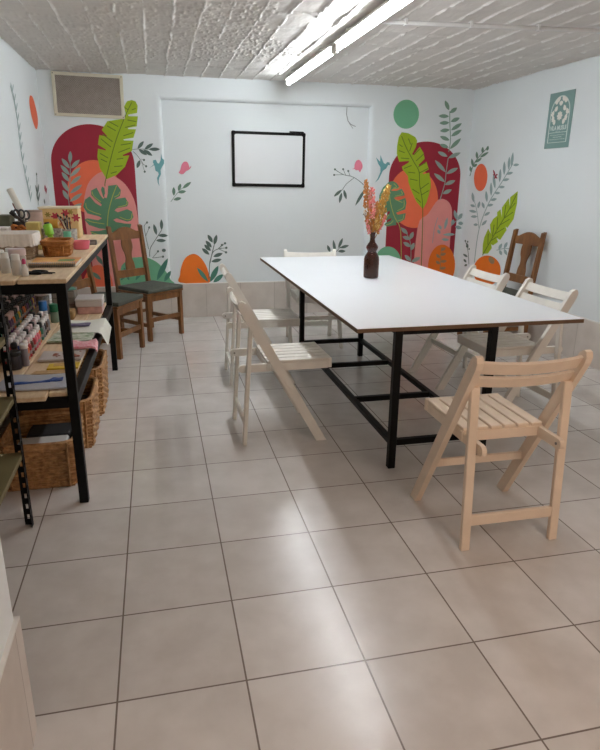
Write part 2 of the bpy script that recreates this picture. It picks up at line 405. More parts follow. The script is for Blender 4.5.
def poster():
    y0, y1, z0, z1 = 2.990, 3.330, 1.723, 2.172
    X = XR - 0.001
    t = thing('poster', 'green poster with a white flower wreath and lettering on the right wall', 'poster', (X, (y0 + y1) / 2, (z0 + z1) / 2), 0)
    hw, hh = (y1 - y0) / 2, (z1 - z0) / 2
    mp = mat('poster_green', (124, 156, 150), 0.45, var=0.04, scale=6); mw = mat('poster_pale_print', (212, 224, 218), 0.5); mf = mat('poster_cream_print', (236, 232, 222), 0.5)
    MB().box(-0.004, 0, -hw, hw, -hh, hh).build('sheet', mp, t)
    # local a: +a is picture-right (towards -y)
    def P(a, z, l=0.0042): return Vector((-l, -a, z))
    pr = MB()
    n = 28; ra, rb = 0.128, 0.135; c0 = 0.055
    arc = [P(-ra, -hh + 0.045)] + [P(-ra * math.cos(k / n * PI), c0 + rb * math.sin(k / n * PI)) for k in range(n + 1)] + [P(ra, -hh + 0.045)]
    for A, B in zip(arc, arc[1:]): pr.bar(A, B, 0.010, 0.0012, up=(1, 0, 0))
    for z in (-0.098, -0.178): pr.bar(P(-ra, z), P(ra, z), 0.004, 0.0012, up=(1, 0, 0))
    rnd = random.Random(5)
    for zz, wd in ((-0.118, 0.10), (-0.135, 0.06), (-0.153, 0.105)):          # illegible script lines as thin wavy strokes
        pts = [P(-wd + 2 * wd * k / 40, zz + 0.004 * math.sin(k * 1.9) * (0.6 + 0.6 * rnd.random())) for k in range(41)]
        pr.tube(pts, 0.0012, 4)
    pr.tube([P(-0.03 + 0.06 * k / 16, -0.089 + 0.003 * math.sin(k * 2)) for k in range(17)], 0.0011, 4)
    pr.build('border_print', mw, t)
    fl = MB(); lay = [0]
    def petal(cx, cz, ang, l, w):
        ca, sa = math.cos(ang), math.sin(ang)
        pts = []
        for k in range(10):
            q = k / 10 * 2 * PI; lx = l * (0.5 + 0.5 * math.cos(q)); wz = w * math.sin(q) * (0.5 + 0.5 * abs(math.cos(q / 2)))
            pts.append(P(cx + lx * ca - wz * sa, cz + lx * sa + wz * ca))
        lay[0] += 1; fl.prism([p + Vector((-0.00004 * lay[0], 0, 0)) for p in pts[::-1]], (-0.0006, 0, 0))
    for k in range(8): petal(0.0, 0.035, k * PI / 4, 0.038, 0.012)
    for cx, cz, a0 in ((-0.055, 0.13, 1.9), (0.055, 0.135, 1.2), (0.0, 0.115, 1.57), (-0.085, 0.045, 2.4), (0.085, 0.05, 0.7), (-0.07, 0.018, 3.2), (0.07, 0.020, -0.1), (-0.045, 0.078, 2.3), (0.045, 0.078, 0.8), (-0.05, 0.000, 3.7), (0.05, 0.000, -0.6), (-0.028, 0.150, 1.9), (0.028, 0.150, 1.2)):
        for da in (-0.55, 0, 0.55): petal(cx, cz, a0 + da, 0.040, 0.013)
    fl.build('flower_print', mf, t)
    cu = bpy.data.curves.new('lettering', 'FONT'); cu.body = 'VILA MUSUI'; cu.size = 0.050; cu.offset = 0.0012; cu.extrude = 0.0006; cu.align_x = 'CENTER'
    o = bpy.data.objects.new('lettering', cu); C.objects.link(o)
    dg = bpy.context.evaluated_depsgraph_get(); me = bpy.data.meshes.new_from_object(o.evaluated_get(dg)); bpy.data.objects.remove(o)
    o = bpy.data.objects.new('lettering', me); C.objects.link(o); me.materials.clear(); me.materials.append(mw)
    o.matrix_local = Matrix(((0, 0, -1, -0.0048), (-1, 0, 0, 0), (0, 1, 0, -0.078), (0, 0, 0, 1))); o.scale = (0.86, 1, 1)
    o.parent = t
poster()
exec_murals = True

# ------------------------------------------------------------------ murals painted on the walls
COL = dict(maroon=(156, 28, 50), coral=(240, 112, 74), pink=(232, 150, 144), orange=(234, 116, 20), lime=(158, 184, 24), monst=(92, 140, 104),
           sage=(146, 166, 156), sagegreen=(126, 158, 138), dark=(92, 112, 104), mint=(116, 182, 142), teal=(110, 170, 174), rose=(226, 128, 150), vein=(92, 116, 18),
           yvein=(176, 182, 92), tealblade=(74, 134, 116), slate=(148, 172, 170), berry=(160, 52, 72), bronze=(156, 130, 94), forest=(106, 138, 118))
def MC(k): return mat('mural_' + k, COL[k], 0.65, var=0.03, scale=10)
def smooth_loop(P, n=5, closed=True):
    out = []; k = len(P)
    for i in range(k if closed else k - 1):
        p0, p1, p2, p3 = (P[(i - 1) % k], P[i], P[(i + 1) % k], P[(i + 2) % k]) if closed else (P[max(i - 1, 0)], P[i], P[i + 1], P[min(i + 2, k - 1)])
        for j in range(n):
            t = j / n
            out.append(tuple(0.5 * (2 * p1[a] + (p2[a] - p0[a]) * t + (2 * p0[a] - 5 * p1[a] + 4 * p2[a] - p3[a]) * t * t + (3 * p1[a] - p0[a] - 3 * p2[a] + p3[a]) * t ** 3) for a in (0, 1)))
    if not closed: out.append(P[-1])
    return out
class Paint:
    """Traces in one wall's own plane. Points are given in a zoomed crop (ox, oy, scale) and land on the wall as real positions."""
    def __init__(s, wall, crop): s.wall = wall; s.ox, s.oy, s.k = crop
    def w(s, p, layer=1):
        u, vv = s.ox + p[0] / s.k, s.oy + p[1] / s.k; e = 0.0006 + 0.0007 * layer
        return {'pier': lambda: at_y(u, vv, YP - e), 'recess': lambda: at_y(u, vv, YR - e), 'right': lambda: at_x(u, vv, XR - e), 'left': lambda: at_x(u, vv, XL + e)}[s.wall]()
    def off(s): return {'pier': (0, 0.0004, 0), 'recess': (0, 0.0004, 0), 'right': (0.0004, 0, 0), 'left': (-0.0004, 0, 0)}[s.wall]
    def poly(s, mb, P, layer=1, smooth=True, n=4):
        Q = smooth_loop(P, n) if smooth else P
        mb.prism([s.w(q, layer) for q in Q], s.off())
    def ell(s, mb, c, rx, ry, layer=1, rot=0, n=40):
        cr_, sr_ = math.cos(rot), math.sin(rot)
        s.poly(mb, [(c[0] + rx * math.cos(t) * cr_ - ry * math.sin(t) * sr_, c[1] + rx * math.cos(t) * sr_ + ry * math.sin(t) * cr_) for t in [2 * PI * i / n for i in range(n)]], layer, False)
    def leaf(s, mb, a, b, wd, layer=2, blunt=0.0):
        dx, dy = b[0] - a[0], b[1] - a[1]; L = math.hypot(dx, dy); nx, ny = -dy / L, dx / L
        pts = []
        m = 8
        for sd in (1, -1):
            for i in range(m):
                t = i / m if sd == 1 else 1 - i / m
                ww = wd * 0.5 * (math.sin(PI * t ** (1.0 + blunt)) ** 0.8 if 0 < t < 1 else 0)
                pts.append((a[0] + dx * t + nx * ww * sd, a[1] + dy * t + ny * ww * sd))
        s.poly(mb, pts, layer, False)
    def line(s, mb, P, wd, layer=2, smooth=True):
        Q = smooth_loop(P, 5, False) if smooth and len(P) > 2 else P
        # ribbon
        L, R = [], []
        for i, q in enumerate(Q):
            a, b = Q[max(i - 1, 0)], Q[min(i + 1, len(Q) - 1)]
            dx, dy = b[0] - a[0], b[1] - a[1]; l = math.hypot(dx, dy) or 1
            L.append((q[0] - dy / l * wd / 2, q[1] + dx / l * wd / 2)); R.append((q[0] + dy / l * wd / 2, q[1] - dx / l * wd / 2))
        o = Vector(s.off())
        for i in range(len(Q) - 1): mb.prism([s.w(L[i], layer), s.w(L[i + 1], layer), s.w(R[i + 1], layer), s.w(R[i], layer)], o)
    def sprig(s, mb, stem, leaves, wd, lw, layer=2):
        s.line(mb, stem, wd, layer)
        for a, b in leaves: s.leaf(mb, a, b, lw, layer)
def mural(name, label, cat, loc): return thing(name, label, cat, loc)
def part(name, mb, col, root, label=None):
    o = mb.build(name, MC(col), None); o.parent = root; o.matrix_parent_inverse = Matrix.Translation(root.location).inverted()
    if label: o['label'] = label
    return o
def solo(name, mb, col, label, cat, group=None): return tag(mb.build(name, MC(col)), label, cat, group)

# --- left arch mural
root = mural('wall_mural', 'mural of a dark red arch with a tall green leaf below the vent', 'mural', (0.1, YP - 0.001, 0.4))
Lx0, Lx1 = at_y(52.5, 175, YP).x, at_y(137, 200, YP).x; Lzt = at_y(85, 124, YP).z
def arch_pts(x0, x1, zt, zb, y, rz):
    cx, rx = (x0 + x1) / 2, (x1 - x0) / 2
    pts = [(x0, zb)] + [(cx - rx * math.cos(k / 30 * PI), zt - rz + rz * math.sin(k / 30 * PI)) for k in range(31)] + [(x1, zb)]
    return [Vector((x, y, z)) for x, z in pts]
part('painted_arch', MB().prism(arch_pts(Lx0, Lx1, Lzt, ZS + 0.002, YP - 0.0006, 0.36), (0, 0.0004, 0)), 'maroon', root, 'dark red arch')
K1 = Paint('pier', (45, 95, 6.0)); K2 = Paint('pier', (45, 175, 5.357)); K3 = Paint('pier', (95, 210, 4.69)); PXL = Paint('pier', (0, 0, 1))
m = MB(); PXL.ell(m, (93, 187), 25.5, 27, 1, 0.0); part('painted_disc', m, 'coral', root, 'coral orange disc')
m = MB(); PXL.ell(m, (98, 287), 15, 22, 3); part('painted_hill', m, 'coral', root, 'red orange oval low behind the chair')
m = MB(); PXL.poly(m, [(84.5, 197), (88, 184), (95, 175.5), (103, 172), (114, 176), (125, 184), (133, 197), (137, 212), (139.5, 235), (141, 286), (100, 288), (92, 262), (86.5, 230), (84, 208)], 2); part('painted_pebble', m, 'pink', root, 'pink rounded shape')
m = MB(); K1.poly(m, [(520, 30), (543, 38), (556, 65), (552, 108), (497, 118), (502, 127), (557, 128), (550, 188), (497, 198), (500, 204), (546, 206), (531, 256), (470, 266), (474, 272), (531, 274), (522, 335), (466, 360), (470, 366), (506, 362), (480, 430), (430, 480), (370, 505), (330, 440), (314, 372), (318, 322), (366, 333), (364, 326), (318, 298), (326, 240), (372, 250), (370, 243), (340, 210), (374, 157), (420, 150), (474, 142), (486, 118), (474, 70), (492, 38)], 4, False)
bl = part('painted_banana_leaf', m, 'lime', root, 'tall lime green leaf')
m = MB(); K1.line(m, [(520, 45), (480, 130), (420, 290), (365, 505), (360, 548)], 5, 5)
for a, b in (((372, 185), (425, 215)), ((385, 160), (440, 190)), ((335, 262), (395, 312)), ((345, 235), (405, 280)), ((330, 350), (378, 378)), ((335, 385), (372, 402)), ((495, 150), (548, 160)), ((480, 195), (540, 180)), ((470, 245), (530, 225)), ((455, 300), (515, 290)), ((440, 345), (510, 318)), ((430, 385), (470, 380)), ((415, 430), (465, 425)), ((395, 470), (430, 460)), ((478, 75), (500, 90)), ((520, 90), (545, 80))): K1.line(m, [a, b], 5, 5)
part('vein_pattern', m, 'vein', bl)
m = MB(); K2.poly(m, [(305, 62), (318, 68), (322, 100), (312, 118), (330, 124), (336, 100), (338, 58), (385, 52), (406, 80), (402, 112), (372, 130), (430, 120), (447, 150), (440, 168), (385, 178), (372, 190), (390, 200), (440, 183), (466, 195), (474, 225), (460, 245), (440, 250), (384, 232), (366, 240), (380, 252), (430, 260), (462, 262), (455, 300), (420, 335), (375, 345), (352, 346), (300, 345), (258, 330), (242, 300), (290, 300), (330, 290), (290, 286), (236, 268), (212, 240), (225, 232), (285, 242), (305, 232), (290, 222), (228, 206), (204, 170), (214, 132), (240, 114), (270, 150), (300, 168), (304, 158), (268, 128), (248, 108), (246, 84), (276, 68), (298, 110), (312, 128), (318, 120), (300, 80)], 3, False)
mo = part('painted_monstera_leaf', m, 'monst', root, 'dark green split leaf')
m = MB(); K2.line(m, [(384, 56), (360, 120), (340, 200), (334, 275), (338, 345)], 5, 4)
for P_ in ([(252, 88), (262, 115), (300, 145)], [(218, 150), (225, 180), (262, 200), (300, 212)], [(222, 240), (255, 252), (318, 262)], [(400, 90), (395, 105), (372, 118)], [(438, 140), (435, 160), (390, 172)], [(466, 205), (462, 232), (440, 240), (400, 225)], [(245, 305), (280, 318), (320, 325)]): K2.line(m, P_, 4, 4)
part('vein_pattern', m, 'yvein', mo)
m = MB(); K1.sprig(m, [(150, 395), (152, 450), (150, 520), (140, 600), (150, 700)], [((150, 410), (152, 336)), ((156, 440), (208, 388)), ((148, 440), (100, 380)), ((152, 490), (214, 432)), ((148, 480), (93, 420)), ((152, 535), (216, 484)), ((146, 520), (100, 462)), ((150, 590), (222, 538)), ((142, 580), (100, 512)), ((148, 640), (224, 590)), ((142, 630), (106, 570)), ((150, 690), (222, 650))], 4, 24, 3)
part('painted_sprig', m, 'sage', root, 'grey green leafy sprig')
m = MB(); K3.poly(m, [(120, 282), (130, 255), (165, 228), (195, 222), (240, 222), (290, 245), (330, 285), (354, 326), (356, 350), (110, 350)], 3); K3.poly(m, [(110, 352), (356, 352), (356, 400), (110, 400)], 3, False)
part('painted_hill', m, 'mint', root, 'mint green mound at the right foot of the arch')
m = MB()
for a, b, w_ in (((290, 330), (342, 226), 26), ((325, 335), (356, 285), 20), ((160, 330), (135, 270), 16), ((190, 330), (230, 265), 18), ((120, 330), (150, 300), 12)): K3.leaf(m, a, b, w_, 4)
part('painted_grass', m, 'tealblade', root, 'teal grass blades')
m = MB(); K2.leaf(m, (310, 480), (272, 428), 22, 3); K2.leaf(m, (300, 560), (250, 520), 22, 4); K2.line(m, [(318, 500), (300, 470)], 3, 4); part('painted_sprig', m, 'forest', root, 'dark leaves low in the pink shape')
# sprigs beside the left arch
K5 = Paint('pier', (130, 135, 8.57)); K6 = Paint('pier', (140, 205, 6.0))
m = MB(); K5.line(m, [(20, 125), (70, 120), (160, 122), (250, 122)], 4); K5.line(m, [(25, 140), (70, 185), (120, 260)], 4)
for a, b in (((65, 118), (118, 52)), ((125, 122), (198, 72)), ((160, 122), (258, 122)), ((75, 122), (145, 172)), ((115, 125), (192, 178)), ((85, 215), (60, 284))): K5.leaf(m, a, b, 30)
for a, b in (((92, 205), (120, 214)), ((120, 255), (138, 268)), ((100, 235), (126, 314))): K5.line(m, [a, b], 3); K5.ell(m, b, 9, 10, 2)
solo('painted_sprig', m, 'dark', 'dark painted sprig with berries above the left hummingbird', 'painted sprig')
m = MB(); K5.poly(m, [(165, 287), (205, 250), (195, 235), (200, 215), (222, 212), (235, 240), (248, 245), (262, 215), (266, 155), (275, 200), (292, 212), (292, 245), (272, 278), (262, 300), (266, 335), (250, 370), (245, 395), (252, 438), (238, 410), (232, 370), (246, 335), (240, 318), (218, 305), (212, 270), (205, 258)], 2, False)
solo('painted_hummingbird', m, 'teal', 'teal painted hummingbird near the left edge of the wall recess', 'painted bird')
m = MB(); K6.line(m, [(58, 310), (62, 260), (95, 205), (130, 150)], 4); K6.line(m, [(52, 265), (35, 190), (25, 130), (42, 105)], 3); K6.line(m, [(35, 185), (55, 135)], 3); K6.line(m, [(75, 318), (108, 278)], 3); K6.line(m, [(80, 318), (138, 310)], 3)
for a, b in (((130, 150), (128, 86)), ((100, 180), (82, 114)), ((108, 182), (168, 184)), ((96, 212), (156, 214))): K6.leaf(m, a, b, 20)
for c in ((42, 105), (55, 135), (108, 278), (138, 310)): K6.ell(m, c, 6, 7, 2)
K6.ell(m, (143, 272), 12, 10, 2)
solo('painted_sprig', m, 'dark', 'dark painted sprig with berries above the mint mound behind a brown chair', 'painted sprig')
# inside the recess
R5 = Paint('recess', (130, 135, 8.57)); R6 = Paint('recess', (140, 205, 6.0)); R1 = Paint('recess', (320, 150, 6.818)); P1 = Paint('pier', (320, 150, 6.818))
m = MB(); R5.poly(m, [(418, 320), (432, 295), (440, 260), (462, 230), (490, 232), (506, 262), (510, 280), (524, 262), (520, 282), (498, 302), (480, 310), (460, 332), (440, 336), (420, 325)], 2)
solo('painted_butterfly', m, 'rose', 'pink painted butterfly left of the whiteboard', 'painted butterfly')
m = MB(); R5.line(m, [(350, 572), (400, 505), (450, 455), (500, 425)], 4)
for a, b in (((450, 458), (524, 402)), ((415, 480), (434, 416)), ((376, 520), (374, 446)), ((412, 492), (480, 482)), ((372, 555), (440, 540))): R5.leaf(m, a, b, 28, 2, 0.0)
solo('painted_sprig', m, 'forest', 'small green painted sprig under the butterfly left of the whiteboard', 'painted sprig')
root = mural('wall_mural', 'mural of an orange egg shape with a leafy plant at the recess foot', 'mural', (1.0, YR - 0.001, 0.4))
m = MB(); R6.poly(m, [(242, 466), (240, 420), (248, 370), (272, 318), (318, 293), (358, 310), (392, 355), (412, 410), (414, 466)], 1); part('painted_egg', m, 'orange', root, 'orange egg shape')
m = MB(); R6.line(m, [(414, 440), (418, 350), (428, 310), (445, 240)], 5); R6.line(m, [(420, 350), (440, 280), (490, 258)], 4)
for a, b in (((445, 240), (460, 178)), ((436, 225), (406, 178)), ((430, 255), (394, 214)), ((425, 275), (386, 238)), ((416, 298), (372, 260)), ((440, 310), (496, 290)), ((428, 340), (490, 326))): R6.leaf(m, a, b, 22)
for c in ((492, 240), (510, 230), (518, 257), (516, 284)): R6.line(m, [(470, 262), c], 3); R6.ell(m, c, 7, 7, 2)
part('painted_sprig', m, 'dark', root, 'dark leafy sprig with berries')
m = MB()
for a, b, w_ in (((410, 462), (342, 376), 24), ((420, 462), (470, 364), 32), ((440, 464), (500, 416), 28)): R6.leaf(m, a, b, w_, 3)
part('painted_grass', m, 'tealblade', root, 'teal grass blades')
m = MB(); R1.line(m, [(300, 240), (260, 205), (215, 180), (160, 168), (100, 132)], 4); R1.line(m, [(160, 168), (96, 170)], 3); R1.line(m, [(175, 170), (158, 132)], 3); R1.line(m, [(205, 178), (193, 143)], 3); R1.line(m, [(232, 190), (180, 232), (150, 275)], 3.5)
for a, b in (((150, 270), (94, 318)), ((148, 290), (132, 362)), ((162, 270), (180, 336)), ((310, 262), (240, 380))): R1.leaf(m, a, b, 20)
for c in ((102, 132), (97, 170), (158, 131), (193, 143)): R1.ell(m, c, 7, 7, 2)
solo('painted_sprig', m, 'dark', 'dark painted sprig with berries left of the vase flowers', 'painted sprig')
m = MB(); R1.poly(m, [(220, 130), (234, 122), (236, 98), (250, 72), (268, 68), (286, 90), (290, 118), (280, 138), (272, 152), (262, 138), (245, 138), (236, 130)], 2)
solo('painted_butterfly', m, 'rose', 'pink painted butterfly right of the whiteboard above the flowers', 'painted butterfly')
m = MB()
for a, b in (((105, 705), (90, 612)), ((125, 670), (155, 600)), ((70, 698), (50, 648)), ((135, 668), (198, 650)), ((122, 690), (174, 690))): R1.leaf(m, a, b, 20)
R1.line(m, [(100, 705), (140, 660)], 4)
solo('painted_sprig', m, 'dark', 'dark painted leaves low on the wall behind the far end of the table', 'painted sprig')
m = MB(); P1.poly(m, [(375, 223), (392, 196), (412, 150), (412, 118), (396, 92), (382, 50), (410, 80), (412, 34), (434, 88), (446, 96), (458, 82), (474, 84), (478, 104), (464, 102), (452, 125), (428, 142), (414, 172), (400, 200)], 2, False)
solo('painted_hummingbird', m, 'teal', 'teal painted hummingbird right of the recess above the flowers', 'painted bird')

# --- right arch mural
root = mural('wall_mural', 'mural of a dark red arch with leaves behind the vase of flowers', 'mural', (3.2, YP - 0.001, 0.4))
Q1 = Paint('pier', (380, 95, 6.667)); Q2 = Paint('pier', (380, 180, 6.667))
rx0, rx1 = at_y(387.5, 205, YP).x, at_y(459.6, 185, YP).x; rzt = at_y(427, 141.5, YP).z
part('painted_arch', MB().prism(arch_pts(rx0, rx1, rzt, ZS + 0.002, YP - 0.0006, 0.36), (0, 0.0004, 0)), 'maroon', root, 'dark red arch')
m = MB(); PXL.ell(m, (413.5, 198), 24.5, 30, 1, -0.06); part('painted_disc', m, 'coral', root, 'coral orange disc')
m = MB(); PXL.poly(m, [(417.5, 228), (428, 214), (438, 200), (446, 200), (451, 206), (452, 216), (450.5, 235), (447.5, 275), (445, 296), (415, 296)], 2); part('painted_pebble', m, 'pink', root, 'pink rounded panel')
m = MB(); PXL.ell(m, (441.5, 266), 13.5, 21.5, 3, 0.06); part('painted_hill', m, 'orange', root, 'orange oval low in the arch')
m = MB(); PXL.ell(m, (388, 262), 13, 15.5, 3); part('painted_hill', m, 'mint', root, 'mint mound at the left foot of the arch')
B2 = lambda p: (p[0], p[1] + 566.7)
m = MB(); Q1.poly(m, [(145, 248), (190, 255), (235, 280), (248, 305), (240, 345), (214, 394), (222, 400), (265, 345), (290, 385), (298, 425), (258, 466), (264, 474), (310, 445), (325, 495), (282, 522), (288, 528), (328, 518), (334, 560), B2((338, 10)), B2((338, 50)), B2((325, 100)), B2((310, 150)), B2((285, 195)), B2((240, 140)), B2((205, 60)), B2((190, 15)), (186, 540), (150, 495), (146, 478), (196, 446), (190, 440), (128, 445), (112, 390), (114, 340), (125, 280)], 4, False)
bl = part('painted_banana_leaf', m, 'lime', root, 'lime green leaf')
m = MB(); Q1.line(m, [(145, 275), (175, 350), (225, 445), (260, 510), (265, 600), B2((285, 195)), B2((275, 580))], 5, 5)
for a, b in (((125, 370), (165, 385)), ((128, 330), (150, 345)), ((190, 290), (205, 330)), ((215, 320), (198, 375)), ((140, 420), (195, 425)), ((225, 400), (265, 360)), ((240, 440), (290, 395)), ((255, 480), (305, 450)), ((262, 520), (320, 490)), ((210, 470), (160, 490)), ((235, 520), (190, 515)), ((250, 570), (200, 560)), (B2((270, 60)), B2((325, 20))), (B2((275, 100)), B2((325, 70))), (B2((262, 90)), B2((215, 60))), (B2((272, 150)), B2((240, 120)))): Q1.line(m, [a, b], 5, 5)
part('vein_pattern', m, 'vein', bl)
m = MB(); Q2.poly(m, [(60, 12), (88, 8), (112, 22), (126, 42), (120, 58), (82, 62), (74, 72), (110, 72), (145, 58), (162, 88), (164, 104), (110, 112), (92, 122), (120, 138), (170, 118), (176, 152), (168, 196), (135, 208), (108, 218), (118, 232), (172, 220), (164, 262), (132, 282), (106, 284), (98, 270), (112, 300), (80, 304), (48, 310), (28, 298), (40, 284), (70, 272), (78, 252), (45, 268), (22, 262), (30, 245), (66, 222), (64, 205), (20, 232), (-5, 210), (-10, 160), (-4, 100), (20, 50)], 3, False)
mo = part('painted_monstera_leaf', m, 'monst', root, 'dark green split leaf')
m = MB(); Q2.line(m, [(62, 50), (68, 140), (95, 240), (132, 312), (140, 400), (142, 530)], 5, 4)
for P_ in ([(92, 24), (110, 45), (85, 55)], [(140, 72), (148, 95), (100, 108)], [(160, 135), (158, 180), (115, 205)], [(160, 230), (150, 262), (120, 270)], [(40, 300), (70, 290), (88, 270)], [(28, 255), (60, 235)], [(90, 60), (130, 50)], [(100, 130), (150, 150)]): Q2.line(m, P_, 4, 4)
part('vein_pattern', m, 'yvein', mo)
m = MB(); Q1.sprig(m, [(455, 420), (440, 520), (432, 590), (400, 700)], [((450, 410), (385, 378)), ((455, 420), (538, 384)), ((438, 515), (366, 434)), ((442, 525), (520, 486)), ((432, 580), (360, 522)), ((432, 598), (502, 570)), (B2((418, 92)), B2((478, 64)))], 5, 26, 3)
part('painted_sprig', m, 'sage', root, 'grey green sprig in the red arch')
m = MB(); Q2.sprig(m, [(205, 560), (205, 440), (185, 370), (140, 315)], [((205, 395), (150, 378)), ((200, 395), (222, 345)), ((205, 445), (155, 415)), ((205, 470), (228, 418)), ((185, 360), (140, 318)), ((205, 540), (165, 500)), ((210, 545), (270, 515))], 4, 26, 3)
part('painted_sprig', m, 'sage', root, 'grey green sprig below the split leaf')
m = MB(); Q2.sprig(m, [(470, 310), (510, 272), (545, 250)], [((515, 268), (495, 200)), ((520, 262), (550, 222)), ((520, 288), (555, 290)), ((500, 310), (545, 322)), ((480, 302), (490, 262))], 4, 24, 4)
part('painted_sprig', m, 'slate', root, 'pale sprig at the right edge of the pink panel'); m = MB()
Q2.sprig(m, [(350, 420), (362, 330), (385, 250)], [((410, 330), (390, 300)), ((430, 330), (450, 250)), ((400, 360), (385, 330)), ((420, 365), (500, 362)), ((410, 395), (460, 400))], 3, 20, 4)
part('painted_sprig', m, 'slate', root, 'pale sprig over the pink panel')
m = MB(); Q2.sprig(m, [(400, 600), (405, 520), (410, 450)], [((405, 470), (438, 452)), ((400, 500), (440, 490)), ((400, 520), (375, 495)), ((400, 545), (445, 540)), ((400, 560), (372, 540)), ((398, 590), (440, 585))], 4, 20, 5)
part('painted_sprig', m, 'bronze', root, 'brown green sprig on the orange oval')
m = MB(); Q1.sprig(m, [(465, 108), (466, 200), (470, 300), (458, 380)], [((460, 102), (434, 36)), ((466, 120), (514, 84)), ((460, 142), (390, 140)), ((472, 178), (532, 152)), ((462, 184), (396, 188)), ((474, 235), (546, 188)), ((464, 232), (400, 240)), ((474, 275), (545, 232)), ((464, 302), (400, 276)), ((466, 360), (540, 288)), ((458, 350), (398, 330))], 5, 26, 2)
solo('painted_sprig', m, 'sagegreen', 'tall sage green painted sprig rising from the right arch to the ceiling', 'painted sprig')
m = MB(); Q1.ell(m, (175, 128), 85, 97, 1, 0.1)
solo('painted_disc', m, 'mint', 'mint green painted disc above the right arch', 'painted disc')

# --- right wall
T = Paint('right', (450, 140, 5.55))
m = MB(); T.ell(m, (170, 208), 37, 76, 1, 0.06); solo('painted_disc', m, 'coral', 'coral orange painted disc on the right wall', 'painted disc')
m = MB(); T.sprig(m, [(110, 200), (140, 120), (205, 45)], [((205, 60), (212, 32)), ((180, 75), (182, 38)), ((165, 98), (215, 66)), ((150, 105), (148, 64)), ((140, 125), (176, 100)), ((128, 150), (120, 102)), ((118, 180), (112, 145)), ((130, 150), (150, 132))], 4, 14, 2)
solo('painted_sprig', m, 'forest', 'small dark painted sprig above the coral disc on the right wall', 'painted sprig')
m = MB(); T.sprig(m, [(135, 680), (160, 500), (215, 350), (290, 230), (350, 130)], [((350, 140), (384, 136)), ((340, 150), (350, 68)), ((325, 165), (330, 92)), ((310, 190), (350, 180)), ((300, 195), (302, 118)), ((290, 225), (330, 216)), ((275, 235), (280, 160)), ((270, 262), (304, 260)), ((250, 270), (240, 190)), ((248, 295), (278, 294)), ((228, 310), (228, 235)), ((225, 335), (260, 326)), ((205, 345), (200, 282)), ((205, 365), (240, 358)), ((190, 380), (178, 345)), ((190, 420), (222, 400)), ((175, 475), (205, 445))], 4, 15, 2)
T.sprig(m, [(160, 490), (150, 400), (130, 320)], [((130, 345), (124, 290)), ((140, 370), (112, 360)), ((148, 400), (105, 392)), ((152, 425), (115, 425)), ((155, 470), (130, 470)), ((155, 380), (165, 340))], 3, 15, 2)
solo('painted_sprig', m, 'slate', 'tall grey painted sprig rising to the right on the right wall', 'painted sprig')
m = MB()
for b in ((240, 165), (265, 190), (238, 190), (262, 215), (248, 218)): T.leaf(m, (250, 198), b, 9, 2)
solo('painted_flower', m, 'berry', 'tiny dark pink painted flower beside the coral disc on the right wall', 'painted flower')
root = mural('wall_mural', 'mural of a lime leaf over an orange mound on the right wall', 'mural', (XR - 0.001, 3.9, 0.4))
m = MB(); T.poly(m, [(376, 284), (372, 350), (352, 440), (318, 488), (308, 478), (314, 500), (278, 555), (258, 542), (266, 566), (238, 585), (228, 578), (232, 600), (210, 630), (180, 632), (182, 580), (190, 540), (212, 492), (226, 520), (222, 470), (240, 438), (262, 420), (262, 400), (280, 385), (288, 430), (288, 375), (326, 322), (332, 370), (334, 318)], 2, False)
bl = part('painted_banana_leaf', m, 'lime', root, 'lime green leaf')
m = MB(); T.line(m, [(370, 300), (320, 400), (260, 500), (180, 640)], 4, 3)
for a, b in (((330, 385), (362, 350)), ((300, 435), (350, 400)), ((280, 470), (330, 440)), ((250, 520), (300, 490)), ((225, 560), (265, 535)), ((300, 430), (310, 360)), ((260, 495), (265, 430)), ((235, 535), (245, 470)), ((210, 580), (212, 520))): T.line(m, [a, b], 4, 3)
part('vein_pattern', m, 'vein', bl)
m = MB(); T.ell(m, (205, 725), 76, 84, 1, 0.1); hl = part('painted_hill', m, 'orange', root, 'orange mound')
m = MB(); T.ell(m, (230, 668), 14, 22, 2, -0.5); part('bare_patch', m, 'bronze', hl)
m = MB(); T.sprig(m, [(258, 612), (300, 602), (328, 604)], [((270, 608), (288, 574)), ((300, 602), (318, 566)), ((275, 610), (286, 640)), ((300, 604), (316, 640))], 4, 16, 2)
solo('painted_sprig', m, 'slate', 'small grey painted sprig left of the brown chair on the right wall', 'painted sprig')
m = MB(); T.sprig(m, [(105, 690), (100, 620), (85, 560)], [((98, 650), (72, 632)), ((95, 690), (80, 700)), ((90, 680), (76, 660)), ((100, 600), (92, 570))], 3, 12, 2)
for c in ((85, 560), (98, 565), (92, 590), (106, 605)): T.ell(m, c, 4, 6, 2)
solo('painted_sprig', m, 'dark', 'thin dark painted sprig with berries at the corner of the right wall', 'painted sprig')

# --- left wall
S = Paint('left', (0, 80, 5.35))
m = MB(); S.poly(m, [(163, 82), (176, 95), (192, 150), (202, 205), (202, 245), (195, 263), (184, 245), (168, 190), (158, 130), (158, 95)], 1); solo('painted_disc', m, 'coral', 'coral orange painted disc on the left wall near the vent', 'painted disc')
m = MB(); stem = [(55, 30), (80, 140), (100, 270), (115, 400), (145, 560), (165, 650)]
lv = []
for k, (x, y) in enumerate(smooth_loop(stem, 5, False)):
    if k % 2 == 0 and k > 0: lv += [((x, y), (x - 6, y - 52)), ((x, y + 10), (x + 9, y - 44))]
S.sprig(m, stem, lv, 1.2, 4.5, 2); solo('painted_sprig', m, 'slate', 'long thin green painted sprig on the left wall', 'painted sprig')
m = MB(); S.sprig(m, [(205, 670), (200, 600), (196, 500)], [((200, 610), (190, 560)), ((202, 612), (208, 555)), ((204, 650), (196, 600)), ((205, 650), (212, 600)), ((196, 512), (195, 495)), ((240, 665), (236, 635))], 2, 7, 2)
solo('painted_sprig', m, 'dark', 'short dark painted sprig above the workbench on the left wall', 'painted sprig')
